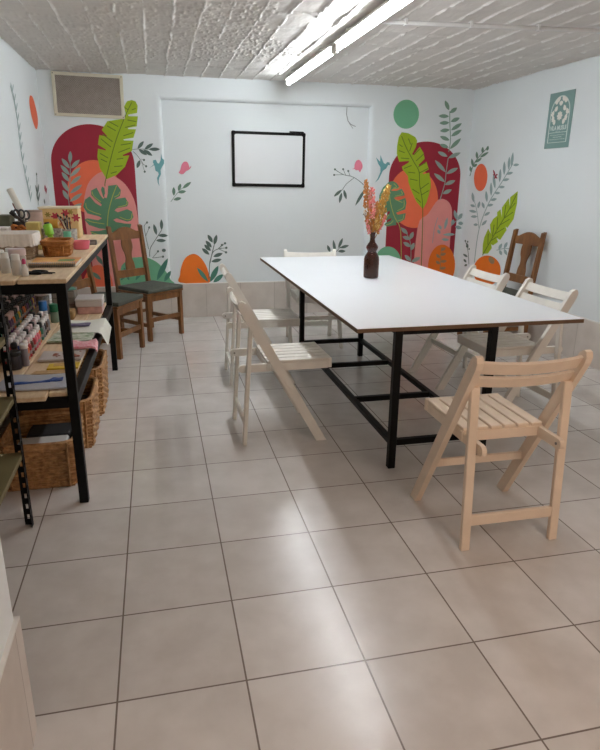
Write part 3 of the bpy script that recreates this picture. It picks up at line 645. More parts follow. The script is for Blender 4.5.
m = MB(); S.leaf(m, (244, 600), (240, 560), 9, 2); S.leaf(m, (246, 612), (250, 575), 6, 2); solo('painted_flower', m, 'berry', 'tiny dark red painted flower on the left wall near the corner', 'painted flower')

# ------------------------------------------------------------------ big white worktable
t = thing('work_table', 'large white topped table on a black steel frame in the middle of the room', 'table', (0, 0, 0))
TZ0, TZ1 = 0.750, 0.772
MB().box(1.463, 2.686, 0.832, 3.630, TZ0 + 0.0005, TZ1, 0.0015).build('tabletop', M_LAM, t)
e = MB(); w_ = 0.0012
e.box(1.463 - w_, 2.686 + w_, 0.832 - w_, 0.832, TZ0, TZ1 - 0.0025).box(1.463 - w_, 2.686 + w_, 3.630, 3.630 + w_, TZ0, TZ1 - 0.0025).box(1.463 - w_, 1.463, 0.832, 3.630, TZ0, TZ1 - 0.0025).box(2.686, 2.686 + w_, 0.832, 3.630, TZ0, TZ1 - 0.0025)
e.build('edge_band', M_EDGE, t)
FX0, FX1, FY0, FY1 = 1.695, 2.212, 0.892, 2.965
h = 0.019
for x in (FX0, FX1):
    for y in (FY0, FY1): MB().box(x - h, x + h, y - h, y + h, 0.0, TZ0, 0.002).build('leg', M_BLACK, t)
for x in (FX0, FX1):
    MB().box(x - 0.016, x + 0.016, FY0 + h, FY1 - h, 0.128, 0.160, 0.002).build('rail', M_BLACK, t)
    MB().box(x - 0.016, x + 0.016, FY0 + h, FY1 - h, TZ0 - 0.03, TZ0, 0.002).build('rail', M_BLACK, t)
for y in (FY0, 1.552, 2.282, FY1):
    MB().box(FX0 + 0.016 if y not in (FY0, FY1) else FX0 + h, FX1 - 0.016 if y not in (FY0, FY1) else FX1 - h, y - 0.016, y + 0.016, 0.128, 0.160, 0.002).build('crossbar', M_BLACK, t)
for y in (FY0, FY1): MB().box(FX0 + h, FX1 - h, y - 0.016, y + 0.016, TZ0 - 0.03, TZ0, 0.002).build('crossbar', M_BLACK, t)

# ------------------------------------------------------------------ white folding chairs
def make_folding_chair():
    t = thing('folding_chair', '', 'chair', (0, 0, 0), 0, 'white folding chairs around the table')
    LF, LT = (0.456, 0.0), (-0.003, 0.826)            # long leg foot and top, (y, z)
    dy, dz = LT[0] - LF[0], LT[1] - LF[1]; ln = math.hypot(dy, dz); ny, nz = dz / ln, -dy / ln     # normal in profile pointing forward
    def along(k, o=0.0): return (LF[0] + dy * k + ny * o, LF[1] + dz * k + nz * o)
    for s in (-1, 1):
        x = s * 0.228
        m = MB()
        prof = [along(0.0, -0.026), along(0.955, -0.026), along(0.985, -0.019), along(1.0, -0.004), along(0.998, 0.011), along(0.975, 0.024), along(0.90, 0.026), along(0.0, 0.026)]
        # flat foot on the floor
        a = [(x - 0.014, y, z) for y, z in prof]
        a[0] = (x - 0.014, prof[0][0] + prof[0][1] * (dy / dz) * -1, 0.0); a[-1] = (x - 0.014, prof[-1][0] - prof[-1][1] * (dy / dz), 0.0)
        m.prism(a, (0.028, 0, 0)); m.build('leg', M_WHITEWOOD, t)
        m = MB(); xs_ = s * 0.201
        m.bar((xs_, 0.012, 0.0), (xs_, 0.058, 0.690), 0.038, 0.022, 0.003, up=(0, 1, 0)); lg = m.build('leg', M_WHITEWOOD, t)
        lg.data.transform(Matrix.Identity(4))
        for v in lg.data.vertices:
            if v.co.z < 0.02: v.co.z = max(v.co.z, 0.0)
        # seat rails reach back to the short legs, rounded at the rear end
        xr = s * 0.170; rr = 0.022; zc_ = 0.441
        pts = [(xr - 0.010, 0.502, zc_ + rr), (xr - 0.010, 0.502, zc_ - rr)] + [(xr - 0.010, 0.012 - rr * math.sin(k / 8 * PI), zc_ - rr * math.cos(k / 8 * PI)) for k in range(9)]
        MB().prism(pts, (0.020, 0, 0)).build('seat_rail', M_WHITEWOOD, t)
        MB().tube([(s * 0.212, 0.040, 0.441), (s * 0.2145, 0.040, 0.441)], 0.006, 10).build('bolt', M_CHROME, t)
        MB().tube([(s * 0.156, 0.016, 0.441), (s * 0.1585, 0.016, 0.441)], 0.006, 10).build('bolt', M_CHROME, t)
    m = MB(); W_ = 0.186; n = 6; sw = 2 * W_ / n
    for k in range(n):
        x0 = -W_ + k * sw
        m.box(x0 + 0.005, x0 + sw - 0.005, 0.150, 0.520, 0.464, 0.480, 0.003)
    m.box(-W_, W_, 0.148, 0.170, 0.420, 0.464, 0.002).box(-W_, W_, 0.502, 0.524, 0.422, 0.4785, 0.002)
    m.build('seat', M_WHITEWOOD, t)
    # curved back slats
    def slat(k0, k1, name, thick=0.014):
        m = MB(); N_ = 12; fr_, bk_ = [], []
        ends = []
        for i in range(N_ + 1):
            x = -0.214 + 0.428 * i / N_; bow = -0.020 * (1 - (2 * i / N_ - 1) ** 2)
            q = []
            for k, o in ((k0, 0.012), (k1, 0.012), (k1, 0.012 - thick), (k0, 0.012 - thick)):
                y, z = along(k, o + bow - 0.004); q.append(m.bm.verts.new((x, y, z)))
            ends.append(q)
        for A, B in zip(ends, ends[1:]):
            for j in range(4): m.bm.faces.new((A[j], A[(j + 1) % 4], B[(j + 1) % 4], B[j]))
        m.bm.faces.new(ends[0]); m.bm.faces.new(ends[-1][::-1])
        m.build(name, M_WHITEWOOD, t, True)
    slat(0.913, 0.972, 'back_slat'); slat(0.840, 0.890, 'back_slat')
    MB().box(-0.184, 0.184, 0.013, 0.031, 0.106, 0.152, 0.003).build('stretcher', M_WHITEWOOD, t)
    y, z = along(0.30, 0.0)
    MB().box(-0.214, 0.214, y - 0.009, y + 0.009, z - 0.018, z + 0.018, 0.003).build('stretcher', M_WHITEWOOD, t)
    return t
fc = make_folding_chair()
SP = [((1.919, 0.101), -0.3, 'white slatted folding chair at the near end of the table, its back to the viewer'),
      ((0.968, 1.537), -89.0, 'white folding chair on the left side of the table, the nearer of two there'),
      ((1.025, 2.592), -90.8, 'white folding chair on the left side of the table, the farther of two there'),
      ((1.945, 3.735), 174.7, 'white folding chair at the far end of the table facing the viewer'),
      ((2.995, 1.567), 91.0, 'white folding chair on the right side of the table, the nearer of two there'),
      ((2.950, 2.252), 91.5, 'white folding chair on the right side of the table, the farther of two there')]
for i, ((x, y), a, lb) in enumerate(SP): place(fc, False, (x, y, 0), math.radians(a), lb)
M_WARMLIT = mat('warm_lit_white_paint', (232, 212, 190), 0.5, var=0.06, scale=10, bump=0.06, bscale=50)  # near chair: warm lamplight painted into the chairs' white paint
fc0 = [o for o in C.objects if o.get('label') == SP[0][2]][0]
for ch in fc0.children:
    if ch.name.split('.')[0] != 'bolt': ch.data = ch.data.copy(); ch.data.materials[0] = M_WARMLIT
for ch in list(fc.children): bpy.data.objects.remove(ch)
bpy.data.objects.remove(fc)

# ------------------------------------------------------------------ brown wooden chairs
def make_dark_chair():
    t = thing('wooden_chair', '', 'chair', (0, 0, 0), 0, 'brown wooden chairs along the walls')
    w, d = 0.195, 0.420; lw = 0.038
    for s in (-1, 1):
        MB().box(s * w - lw / 2, s * w + lw / 2, d - lw / 2, d + lw / 2, 0, 0.425, 0.003).build('leg', M_DARKWOOD, t)
        m = MB()                                           # rear post: straight leg, raked back above the seat
        prof = [(-0.018, 0.0), (0.018, 0.0), (0.018, 0.45), (-0.062, 1.005), (-0.092, 1.015), (-0.022, 0.45)]
        m.prism([(s * (w - 0.012) - 0.017, y, z) for y, z in prof], (0.034, 0, 0)); m.build('back_post', M_DARKWOOD, t)
        MB().box(s * w - 0.012, s * w + 0.012, 0.018, d - lw / 2, 0.365, 0.420, 0.002).build('seat_rail', M_DARKWOOD, t)
        MB().box(s * w - 0.011, s * w + 0.011, 0.018, d - lw / 2, 0.13, 0.165, 0.002).build('stretcher', M_DARKWOOD, t)
    MB().box(-w + lw / 2, w - lw / 2, d - 0.012, d + 0.012, 0.365, 0.420, 0.002).build('seat_rail', M_DARKWOOD, t)
    MB().box(-w + 0.02, w - 0.02, -0.012, 0.012, 0.365, 0.420, 0.002).build('seat_rail', M_DARKWOOD, t)
    MB().box(-w + lw / 2, w - lw / 2, d - 0.011, d + 0.011, 0.175, 0.215, 0.002).build('stretcher', M_DARKWOOD, t)
    MB().box(-w + 0.02, w - 0.02, -0.010, 0.010, 0.175, 0.205, 0.002).build('stretcher', M_DARKWOOD, t)
    MB().box(-w - 0.025, w + 0.025, 0.020, d + 0.030, 0.425, 0.445, 0.004).build('seat', M_DARKWOOD, t)
    MB().box(-w - 0.018, w + 0.018, 0.028, d + 0.036, 0.4455, 0.480, 0.012, seg=3).build('seat_pad', M_PAD, t, True)['label'] = 'grey green cushioned pad'
    def bk(z): return -0.002 - 0.075 * (z - 0.45) / 0.56
    # top rail with a raised middle
    N_ = 16; xw = w - 0.028
    top = [(-xw + 2 * xw * i / N_, 0.955 + 0.045 * (max(0.0, math.cos((i / N_ - 0.5) * PI * 1.25)) ** 1.2)) for i in range(N_ + 1)]
    pts = [(x, z) for x, z in top] + [(xw, 0.885), (-xw, 0.885)]
    def slab(pts, name, th=0.020):
        m = MB(); A = [m.bm.verts.new((x, bk(z) + th / 2 - 0.01, z)) for x, z in pts]; B = [m.bm.verts.new((x, bk(z) - th / 2 - 0.01, z)) for x, z in pts]
        n = len(A); m.bm.faces.new(A); m.bm.faces.new(B[::-1])
        for i in range(n): m.bm.faces.new((A[i], A[(i + 1) % n], B[(i + 1) % n], B[i]))
        m.build(name, M_DARKWOOD, t)
    slab(pts, 'top_rail'); slab([(-xw, 0.535), (-xw, 0.605), (xw, 0.605), (xw, 0.535)], 'lower_rail')
    half = [(0.052, 0.606), (0.048, 0.66), (0.034, 0.71), (0.040, 0.76), (0.056, 0.80), (0.060, 0.84), (0.054, 0.884)]
    half = smooth_loop(half, 4, False)
    slab(half + [(-x, z) for x, z in half[::-1]], 'back_splat', 0.014)
    return t
dc = make_dark_chair()
DSP = [((0.326, 4.255), -139.0, 'brown wooden chair with a grey seat pad in front of the red arch mural'),
       ((-0.078, 3.622), -116.7, 'brown wooden chair with a grey seat pad partly hidden behind the left workbench'),
       ((3.850, 3.300), 93.0, 'brown wooden chair against the right wall behind the white folding chairs')]
for i, ((x, y), a, lb) in enumerate(DSP):
    o = place(dc, i == 0, (x, y, 0), math.radians(a), lb)
    if i == 2: o.scale = (1.14, 1, 1.0)

# ------------------------------------------------------------------ vase and dried flowers
VX, VY = 2.052, 2.330
M_AMBER = mat('amber_glass', (112, 36, 14), 0.05, trans=0.92)
vs = MB().lathe([(0.044, 0.0), (0.053, 0.006), (0.0545, 0.02), (0.0545, 0.130), (0.051, 0.152), (0.040, 0.172), (0.031, 0.186), (0.036, 0.197), (0.0425, 0.212), (0.0415, 0.224), (0.031, 0.240), (0.021, 0.254), (0.0175, 0.270), (0.0175, 0.305), (0.020, 0.308), (0.020, 0.320), (0.0155, 0.320), (0.0150, 0.262), (0.034, 0.215), (0.027, 0.186), (0.046, 0.14), (0.048, 0.012), (0.0, 0.010)], 24)
# swirl ribs
vase = tag(vs.build('vase', M_AMBER, smooth=True, loc=(VX, VY, TZ1)), 'dark amber glass bottle vase standing on the white table', 'vase')
def plume(name, label, base, top, r, col, col2, n, seed, bend=0.0, start=0.35, group='dried flowers in the amber vase'):
    rnd = random.Random(seed); b, tp = Vector(base), Vector(top)
    t = thing(name, label, 'dried flower', base, 0, group)
    dv = tp - b; side = Vector((dv.z, 0, -dv.x)).normalized()
    def P(k): return dv * k + side * bend * math.sin(k * PI)
    MB().tube([P(k / 10) for k in range(11)], 0.0026, 6).build('stem', mat('dry_stem', (150, 112, 62), 0.8), t)
    m1, m2 = MB(), MB()
    for i in range(n):
        k = start + (1 - start) * (i / n); env = max(0.25, math.sin(PI * min(1, (k - start) / (1 - start) * 0.75 + 0.18)) ** 0.6)
        a = rnd.random() * 2 * PI; rr = r * env * math.sqrt(rnd.random())
        p = P(k) + Vector((math.cos(a) * rr, math.sin(a) * rr, rnd.uniform(-0.01, 0.01)))
        q = Matrix.Rotation(rnd.uniform(-0.8, 0.8), 3, 'Y') @ Matrix.Rotation(rnd.uniform(-0.8, 0.8), 3, 'X')
        (m1 if rnd.random() < 0.6 else m2).blob(p, rnd.uniform(0.005, 0.0095), 0.7, 0.7, 1.5, 1, q)
    m1.build('bloom', col, t); m2.build('bloom', col2, t)
    return t
O1, O2 = mat('dried_orange', (196, 124, 62), 0.8), mat('dried_tan', (176, 132, 82), 0.8)
G1, G2 = mat('dried_gold', (190, 140, 60), 0.8), mat('dried_straw', (214, 178, 104), 0.8)
K1_, K2_ = mat('dried_pink', (226, 130, 128), 0.8), mat('dried_pale_pink', (232, 164, 152), 0.8)
def tip(u, v, y=VY): return tuple(at_y(u, v, y))
def neck(k): a = k * 2 * PI / 7; return (VX + 0.0085 * math.cos(a), VY + 0.0085 * math.sin(a), TZ1 + 0.262)
plume('dried_flower_stem', 'tall orange dried flower plume on the left of the amber vase', neck(3), tip(366.5, 181), 0.030, O1, O2, 260, 1, -0.004, 0.18)
plume('dried_flower_stem', 'golden dried flower plume leaning right in the amber vase', neck(0), tip(389, 185), 0.036, G1, G2, 380, 2, -0.008, 0.16)
plume('dried_flower_stem', 'pink dried flower plume in the middle of the amber vase', neck(5), tip(372, 188, VY - 0.02), 0.026, K1_, K2_, 120, 3, -0.004, 0.45)
plume('dried_flower_stem', 'tan dried flower stem low in the middle of the amber vase', neck(1), tip(377, 203, VY + 0.01), 0.024, O2, O1, 170, 4, -0.002, 0.22)
plume('dried_flower_stem', 'short pink dried flower leaning right low in the amber vase', neck(6), tip(386, 216, VY - 0.02), 0.012, K1_, O1, 40, 5, 0.002, 0.35)
plume('dried_flower_stem', 'short pink dried flower on the left of the amber vase neck', neck(4), tip(366.5, 221, VY - 0.02), 0.012, K1_, K2_, 30, 6, 0.0, 0.40)
plume('dried_flower_stem', 'small white dried bud sticking out left of the amber vase', neck(2), tip(364, 211, VY), 0.008, mat('dried_white', (222, 214, 200), 0.8), mat('dried_dark', (70, 66, 58), 0.8), 14, 8, -0.002, 0.86)

# ------------------------------------------------------------------ left workbench
BX0, BX1, BY0, BY1 = -0.395, 0.165, 0.852, 2.950
BT = 1.040                                                # top of the planks
t = thing('workbench', 'black steel workbench with pine plank top and shelf along the left wall', 'workbench', (0, 0, 0))
h = 0.02
for x in (BX0, BX1):
    for y in (BY0, BY1): MB().box(x - h, x + h, y - h, y + h, 0, 1.021, 0.002).build('leg', M_BLACK, t)
for z0, z1 in ((0.979, 1.021), (0.472, 0.520)):
    for x in (BX0, BX1): MB().box(x - 0.018, x + 0.018, BY0 + h, BY1 - h, z0, z1, 0.002).build('rail', M_BLACK, t)
    for y in (BY0, BY1): MB().box(BX0 + h, BX1 - h, y - 0.018, y + 0.018, z0, z1, 0.002).build('rail', M_BLACK, t)
for x0, x1, ya, yb in ((-0.420, -0.222, 0.815, 2.995), (-0.218, -0.006, 0.812, 2.995), (0.0, 0.192, 0.828, 2.995)):
    MB().box(x0, x1, ya, yb, 1.0215, BT, 0.003).build('top_plank', M_PINE, t)
for x0, x1, ya, yb in ((-0.420, -0.100, 0.835, 2.945), (-0.094, 0.060, 0.800, 2.945), (0.064, 0.142, 0.850, 2.945)):
    MB().box(x0, x1, ya, yb, 0.521, 0.541, 0.003).build('shelf_plank', M_PINE, t)
SZ = 0.5415

_a = math.radians(-0.6); _p = Vector((0.19, 0.83, 0)); t.rotation_euler = (0, 0, _a); t.location = _p - Matrix.Rotation(_a, 3, 'Z') @ _p
# --- open shelf unit in front of it
t = thing('shelving_unit', 'slotted black post shelving unit with olive shelves at the left edge', 'shelf', (0, 0, 0))
SX0, SX1, SY0, SY1 = -0.415, -0.030, -0.36, 0.690
def slotted_post(x, y, sx_, sy_):
    m = MB(); W_ = 0.034; th = 0.0025; H_ = 1.95
    for ax in (0, 1):
        def bx(a0, a1, z0, z1):
            if ax == 0: m.box(min(x, x - sx_ * 0) - (a1 if sx_ > 0 else -a0), x - (a0 if sx_ > 0 else -a1), y - (th if sy_ > 0 else 0), y + (0 if sy_ > 0 else th), z0, z1)
            else: m.box(x - (th if sx_ > 0 else 0), x + (0 if sx_ > 0 else th), y - (a1 if sy_ > 0 else -a0), y - (a0 if sy_ > 0 else -a1), z0, z1)
        bx(0, 0.012, 0, H_); bx(0.022, W_, 0, H_)
        z = 0.0
        while z < H_ - 0.05: bx(0.012, 0.022, z, z + 0.028); z += 0.05
    m.build('post', M_BLACK, t)
for x, sx_ in ((SX0, -1), (SX1, 1)):
    for y, sy_ in ((SY0, -1), (SY1, 1)): slotted_post(x, y, sx_, sy_)
for z in (0.322, 0.570, 0.818, 1.25, 1.65):
    MB().box(SX0 + 0.003, SX1 - 0.003, SY0 + 0.003, SY1 - 0.003, z, z + 0.022, 0.002).build('shelf', M_OLIVE, t)

# ------------------------------------------------------------------ baskets
def weave(m, x0, x1, y0, y1, z0, z1, rows, taper=0.0, amp=0.004, r=0.0045, step=0.022):
    cxm, cym = (x0 + x1) / 2, (y0 + y1) / 2
    for k in range(rows):
        z = z0 + (z1 - z0) * (k + 0.5) / rows; f = 1 - taper * (1 - (k + 0.5) / rows)
        hx, hy = (x1 - x0) / 2 * f, (y1 - y0) / 2 * f; rc = min(0.03, hx * 0.5)
        per = []
        def add(ax, ay, bx_, by_):
            l = math.hypot(bx_ - ax, by_ - ay); n = max(2, int(l / (step / 2)))
            for i in range(n): per.append((ax + (bx_ - ax) * i / n, ay + (by_ - ay) * i / n))
        add(-hx + rc, -hy, hx - rc, -hy); add(hx, -hy + rc, hx, hy - rc); add(hx - rc, hy, -hx + rc, hy); add(-hx, hy - rc, -hx, -hy + rc)
        pts = []
        n = len(per)
        for i, (px_, py_) in enumerate(per):
            nx_, ny_ = (px_ / hx), (py_ / hy)
            if abs(nx_) > abs(ny_): off = (math.copysign(1, px_), 0)
            else: off = (0, math.copysign(1, py_))
            s_ = amp * math.cos(PI * (i / 2 + k)) if i % 2 == 0 else 0
            pts.append((cxm + px_ + off[0] * s_, cym + py_ + off[1] * s_, z))
        m.tube(pts, r, 5, closed=True)
def basket(name, label, cat, x0, x1, y0, y1, z0, z1, rows, m_, taper=0.06, group=None, r=None):
    t = thing(name, label, cat, ((x0 + x1) / 2, (y0 + y1) / 2, z0), 0, group)
    hx, hy, hh_ = (x1 - x0) / 2, (y1 - y0) / 2, z1 - z0
    r = r or hh_ / rows * 0.52
    m = MB(); weave(m, -hx, hx, -hy, hy, 0.006, hh_ - 0.012, rows, taper, r * 0.45, r, 0.05 if hx > 0.12 else 0.03); m.build('woven_side', m_, t)
    m = MB(); f = 1 - taper
    n = 5
    for s in (-1, 1):
        for i in range(n + 1):
            a = -1 + 2 * i / n
            m.tube([(a * (hx - 0.03) * f, s * hy * f, 0.004), (a * (hx - 0.03), s * hy, hh_ - 0.006)], r * 0.7, 5)
            m.tube([(s * hx * f, a * (hy - 0.03) * f, 0.004), (s * hx, a * (hy - 0.03), hh_ - 0.006)], r * 0.7, 5)
    m.build('stake', m_, t)['kind'] = 'stuff'
    m = MB()
    for dz_, rr in ((0, 1.25), (-r * 1.6, 1.1)):
        pts = []
        for i in range(48):
            a = 2 * PI * i / 48; c_, s_ = math.cos(a), math.sin(a); q = 1 / max(abs(c_) ** 6 + abs(s_) ** 6, 1e-6) ** (1 / 6)
            pts.append(((hx + 0.002) * c_ * q, (hy + 0.002) * s_ * q, hh_ - r * 1.25 + dz_))
        m.tube(pts, r * rr, 6, closed=True)
    m.build('rim', m_, t, True)
    MB().box(-hx * f + 0.004, hx * f - 0.004, -hy * f + 0.004, hy * f - 0.004, 0.0, 0.008).build('bottom', m_, t)
    return t
G_ = 'wicker storage baskets under the workbench'
basket('wicker_basket', 'brown wicker basket on the floor under the workbench, nearest the shelf post', 'basket', -0.215, 0.118, 1.005, 1.405, 0.0, 0.245, 13, M_WICKER, 0.05, G_)
basket('wicker_basket', 'brown wicker basket under the workbench, the middle one of three', 'basket', -0.215, 0.160, 1.445, 1.895, 0.0, 0.290, 14, M_WICKER, 0.07, G_)
basket('wicker_basket', 'brown wicker basket under the workbench, farthest from the shelf post', 'basket', -0.215, 0.178, 1.935, 2.420, 0.0, 0.320, 14, M_WICKER, 0.07, G_)
# things in the nearest basket
tag(MB().box(-0.150, 0.080, 1.045, 1.165, 0.0095, 0.214, 0.008).build('storage_box', mat('white_box', (206, 206, 204), 0.5)), 'white box standing inside the nearest wicker basket under the workbench', 'box')
tag(MB().box(-0.130, 0.085, 1.175, 1.345, 0.0095, 0.212, 0.012).build('black_pouch', mat('black_cloth', (26, 26, 28), 0.8)), 'black pouch behind the white box in the nearest wicker basket', 'pouch')
tag(MB().box(-0.150, 0.105, 1.52, 1.82, 0.0095, 0.200, 0.012).build('dark_bag', mat('dark_bag_cloth', (44, 36, 32), 0.8)), 'dark bag inside the middle wicker basket under the workbench', 'bag')

# ------------------------------------------------------------------ paint bottles on the lower shelf
M_CAPW = mat('white_cap', (226, 222, 220), 0.4); M_CAPP = mat('pale_pink_cap', (214, 190, 190), 0.4); M_CAPK = mat('black_cap', (24, 24, 26), 0.4)
BOT = [('red', (170, 40, 50)), ('orange', (206, 106, 44)), ('yellow', (214, 176, 50)), ('purple', (84, 50, 96)), ('grey', (130, 128, 132)), ('black', (30, 28, 30)), ('brown', (90, 56, 36)), ('green', (40, 104, 78)), ('blue', (40, 70, 140)), ('pink', (212, 104, 120))]
protos = {}
def bottle(cname, col, cap, capname, shelfname):
    key = (cname, capname, shelfname)
    lb = 'small %s paint bottle with %s cap %s' % (cname, capname, shelfname)
    if key not in protos:
        t = thing('paint_bottle', lb, 'paint bottle', (0, 0, 0), 0, '%s paint bottles with %s caps %s' % (cname, capname, shelfname))
        MB().lathe([(0.0165, 0), (0.0185, 0.003), (0.0185, 0.058), (0.015, 0.068), (0.010, 0.073)], 12).build('body', mat('paint_' + cname, col, 0.4), t, True)
        MB().lathe([(0.0140, 0.0732), (0.0148, 0.076), (0.0142, 0.100), (0.0115, 0.103)], 12).build('cap', cap, t, True)
        MB().lathe([(0.0187, 0.018), (0.0189, 0.019), (0.0189, 0.034), (0.0187, 0.035)], 12).build('paper_band', mat('bottle_label_grey', (150, 142, 138), 0.6), t, True)
        protos[key] = t
        return t
    return copy_tree(protos[key])
rnd = random.Random(21)
edge0, edge1 = at_z(30, 366, SZ), at_z(50, 333, SZ)
rows_y = [1.358 + 0.060 * k for k in range(14)]
for j, y in enumerate(rows_y):
    for i in range(3):
        if j > 12 and i == 0: continue
        cname, col = BOT[rnd.choices(range(10), [5, 3, 2, 3, 4, 2, 2, 1, 1, 3])[0]]
        q = rnd.random(); capm, capn = (M_CAPW, 'white') if q < 0.72 else ((M_CAPK, 'black') if q < 0.86 else (M_CAPP, 'pale pink'))
        o = bottle(cname, col, capm, capn, 'in the front rows on the lower shelf')
        o.location = (-0.124 - 0.043 * i + rnd.uniform(-0.002, 0.002), y + 0.020 * (i % 2) + rnd.uniform(-0.005, 0.005), SZ); o.rotation_euler.z = rnd.random() * 6
# raised step at the back with darker bottles
st_ = tag(MB().box(-0.415, -0.2380, 1.30, 2.52, SZ, SZ + 0.075, 0.003).build('bottle_step', mat('dark_step_board', (92, 70, 52), 0.6)), 'brown wooden step carrying the back rows of paint bottles', 'step')
for j in range(24):
    y = 1.33 + 0.049 * j
    for i in range(4):
        cname, col = BOT[rnd.choices(range(10), [2, 1, 1, 3, 2, 4, 5, 2, 1, 1])[0]]
        black = rnd.random() < 0.7
        o = bottle(cname, col, M_CAPK if black else M_CAPP, 'black' if black else 'pale', 'on the raised back step')
        o.location = (-0.260 - 0.0425 * i + rnd.uniform(-0.002, 0.002), y + rnd.uniform(-0.002, 0.002), SZ + 0.0752); o.rotation_euler.z = rnd.random() * 6
def jar(name, label, cat, loc, r, hgt, body, lid, lidh=0.02, lid_r=1.05, n=18, group=None):
    t = thing(name, label, cat, loc, 0, group)
    MB().lathe([(r * 0.92, 0), (r, 0.004), (r, hgt - lidh - 0.008), (r * 0.9, hgt - lidh - 0.001)], n).build('body', body, t, True)
    MB().lathe([(r * lid_r * 0.97, hgt - lidh), (r * lid_r, hgt - lidh + 0.002), (r * lid_r, hgt - 0.003), (r * lid_r * 0.92, hgt)], n).build('lid', lid, t, True)
    return t
jar('paint_jar', 'squat dark jar with a black lid in front of the paint bottles', 'jar', (-0.150, 1.262, SZ), 0.034, 0.088, mat('dark_jar', (34, 32, 44), 0.3), M_CAPK)
jar('paint_jar', 'grey paint jar with a white lid in the front of the paint bottles', 'jar', (-0.108, 1.306, SZ), 0.018, 0.110, mat('grey_jar', (138, 132, 140), 0.4), M_CAPW)
jar('paint_bottle', 'green paint bottle at the far end of the bottle rows beside the blue one', 'paint bottle', (-0.110, 2.300, SZ), 0.026, 0.120, mat('green_body', (116, 136, 116), 0.4), mat('green_cap', (20, 104, 66), 0.4), 0.05)
jar('paint_bottle', 'large paint bottle with a blue cap at the far end of the bottle rows', 'paint bottle', (-0.165, 2.250, SZ), 0.024, 0.150, mat('pale_body', (190, 188, 186), 0.4), mat('blue_cap', (40, 112, 180), 0.4), 0.06)
jar('paint_jar', 'white patterned jar behind the paint bottles at the far end of the shelf', 'jar', (-0.235, 2.600, SZ), 0.056, 0.150, mat('patterned_jar', (150, 146, 138), 0.5, col2=(60, 60, 58), scale=60), M_CAPW, 0.02)
jar('paint_jar', 'white tub behind the paint bottles nearest the wall', 'jar', (-0.355, 2.600, SZ), 0.058, 0.170, M_WHITEPL, M_CAPW, 0.02)

# --- papers and packs on the lower shelf
def sheet(name, label, cat, quad, z, th, m_, parent=None, nx=8, ny=8, wav=0.004, seed=0, droop=None):
    """A slightly rippled sheet laid on the shelf; quad = four (x, y) corners."""
    rnd_ = random.Random(seed); mb = MB()
    A = [Vector((x, y, 0)) for x, y in quad]
    top, bot = [], []
    ph = rnd_.random() * 6
    for i in range(nx + 1):
        rt, rb_ = [], []
        for j in range(ny + 1):
            a, b = i / nx, j / ny
            p = A[0].lerp(A[1], a).lerp(A[3].lerp(A[2], a), b)
            zz = z + wav * (0.5 + 0.5 * math.sin(a * 7 + ph) * math.cos(b * 5 + ph))
            if droop and p.x > droop: dd = p.x - droop; p.x = droop + dd * 0.45; zz -= dd * 0.95
            rt.append(mb.bm.verts.new((p.x, p.y, zz + th))); rb_.append(mb.bm.verts.new((p.x, p.y, zz)))
        top.append(rt); bot.append(rb_)
    for i in range(nx):
        for j in range(ny):
            mb.bm.faces.new((top[i][j], top[i + 1][j], top[i + 1][j + 1], top[i][j + 1])); mb.bm.faces.new((bot[i][j], bot[i][j + 1], bot[i + 1][j + 1], bot[i + 1][j]))
    for i in range(nx):
        mb.bm.faces.new((top[i][0], bot[i][0], bot[i + 1][0], top[i + 1][0])); mb.bm.faces.new((top[i][ny], top[i + 1][ny], bot[i + 1][ny], bot[i][ny]))
    for j in range(ny):
        mb.bm.faces.new((top[0][j], top[0][j + 1], bot[0][j + 1], bot[0][j])); mb.bm.faces.new((top[nx][j], bot[nx][j], bot[nx][j + 1], top[nx][j + 1]))
    o = mb.build(name, m_, parent, True)
    if not parent: tag(o, label, cat)
    return o
z = SZ + 0.001
o = sheet('plastic_folder', 'clear plastic sleeve with blue print at the near end of the lower shelf', 'folder', ((-0.19, 0.90), (0.135, 0.885), (0.135, 1.10), (-0.15, 1.12)), z, 0.006, mat('sleeve_white', (186, 188, 196), 0.25), wav=0.006, seed=1)
sheet('blue_print', '', '', ((-0.10, 0.960), (0.055, 0.975), (0.060, 1.000), (-0.10, 0.985)), z + 0.0075, 0.004, mat('blue_print', (44, 84, 160), 0.4), o, wav=0.004, seed=1)
sheet('blue_print', '', '', ((0.030, 0.985), (0.105, 0.985), (0.105, 1.030), (0.060, 1.030)), z + 0.0075, 0.004, mat('blue_print', (44, 84, 160), 0.4), o, wav=0.004, seed=1)
o = tag(MB().box(0.0, 0.120, 0.862, 0.905, z, z + 0.012, 0.002).build('wood_offcut', M_PINE), 'small pine offcut lying at the near edge of the lower shelf', 'wood')
o.location.z += 0.0
bpy.data.objects.remove(o)
sheet('kraft_envelope', 'tan card sheet lying on the lower shelf in front of the yellow pads', 'card', ((-0.06, 1.130), (0.10, 1.130), (0.115, 1.185), (-0.04, 1.185)), z, 0.003, mat('kraft_card', (184, 150, 104), 0.7), wav=0.002, seed=2)
o = tag(MB().box(0.005, 0.150, 1.200, 1.290, z, z + 0.008, 0.001).build('paper_pad', mat('yellow_pad', (212, 180, 58), 0.6)), 'yellow paper pad lying on the lower shelf', 'paper pad')
MB().box(0.03, 0.125, 1.235, 1.282, z + 0.0081, z + 0.0095).build('printed_panel', mat('tan_print', (196, 158, 96), 0.6), o)
o = sheet('craft_packet', 'flat clear packet with red brown contents on the lower shelf', 'packet', ((-0.06, 1.345), (0.150, 1.340), (0.155, 1.500), (-0.055, 1.510)), z, 0.010, mat('packet_grey', (186, 178, 174), 0.35), wav=0.006, seed=3)
m = MB(); rnd = random.Random(9)
for k in range(26): m.blob((rnd.uniform(0.0, 0.135), rnd.uniform(1.385, 1.475), z + 0.014), rnd.uniform(0.006, 0.013), 1.3, 1, 0.6)
m.build('contents', mat('red_brown_bits', (138, 72, 62), 0.6, col2=(176, 120, 100), scale=40), o)
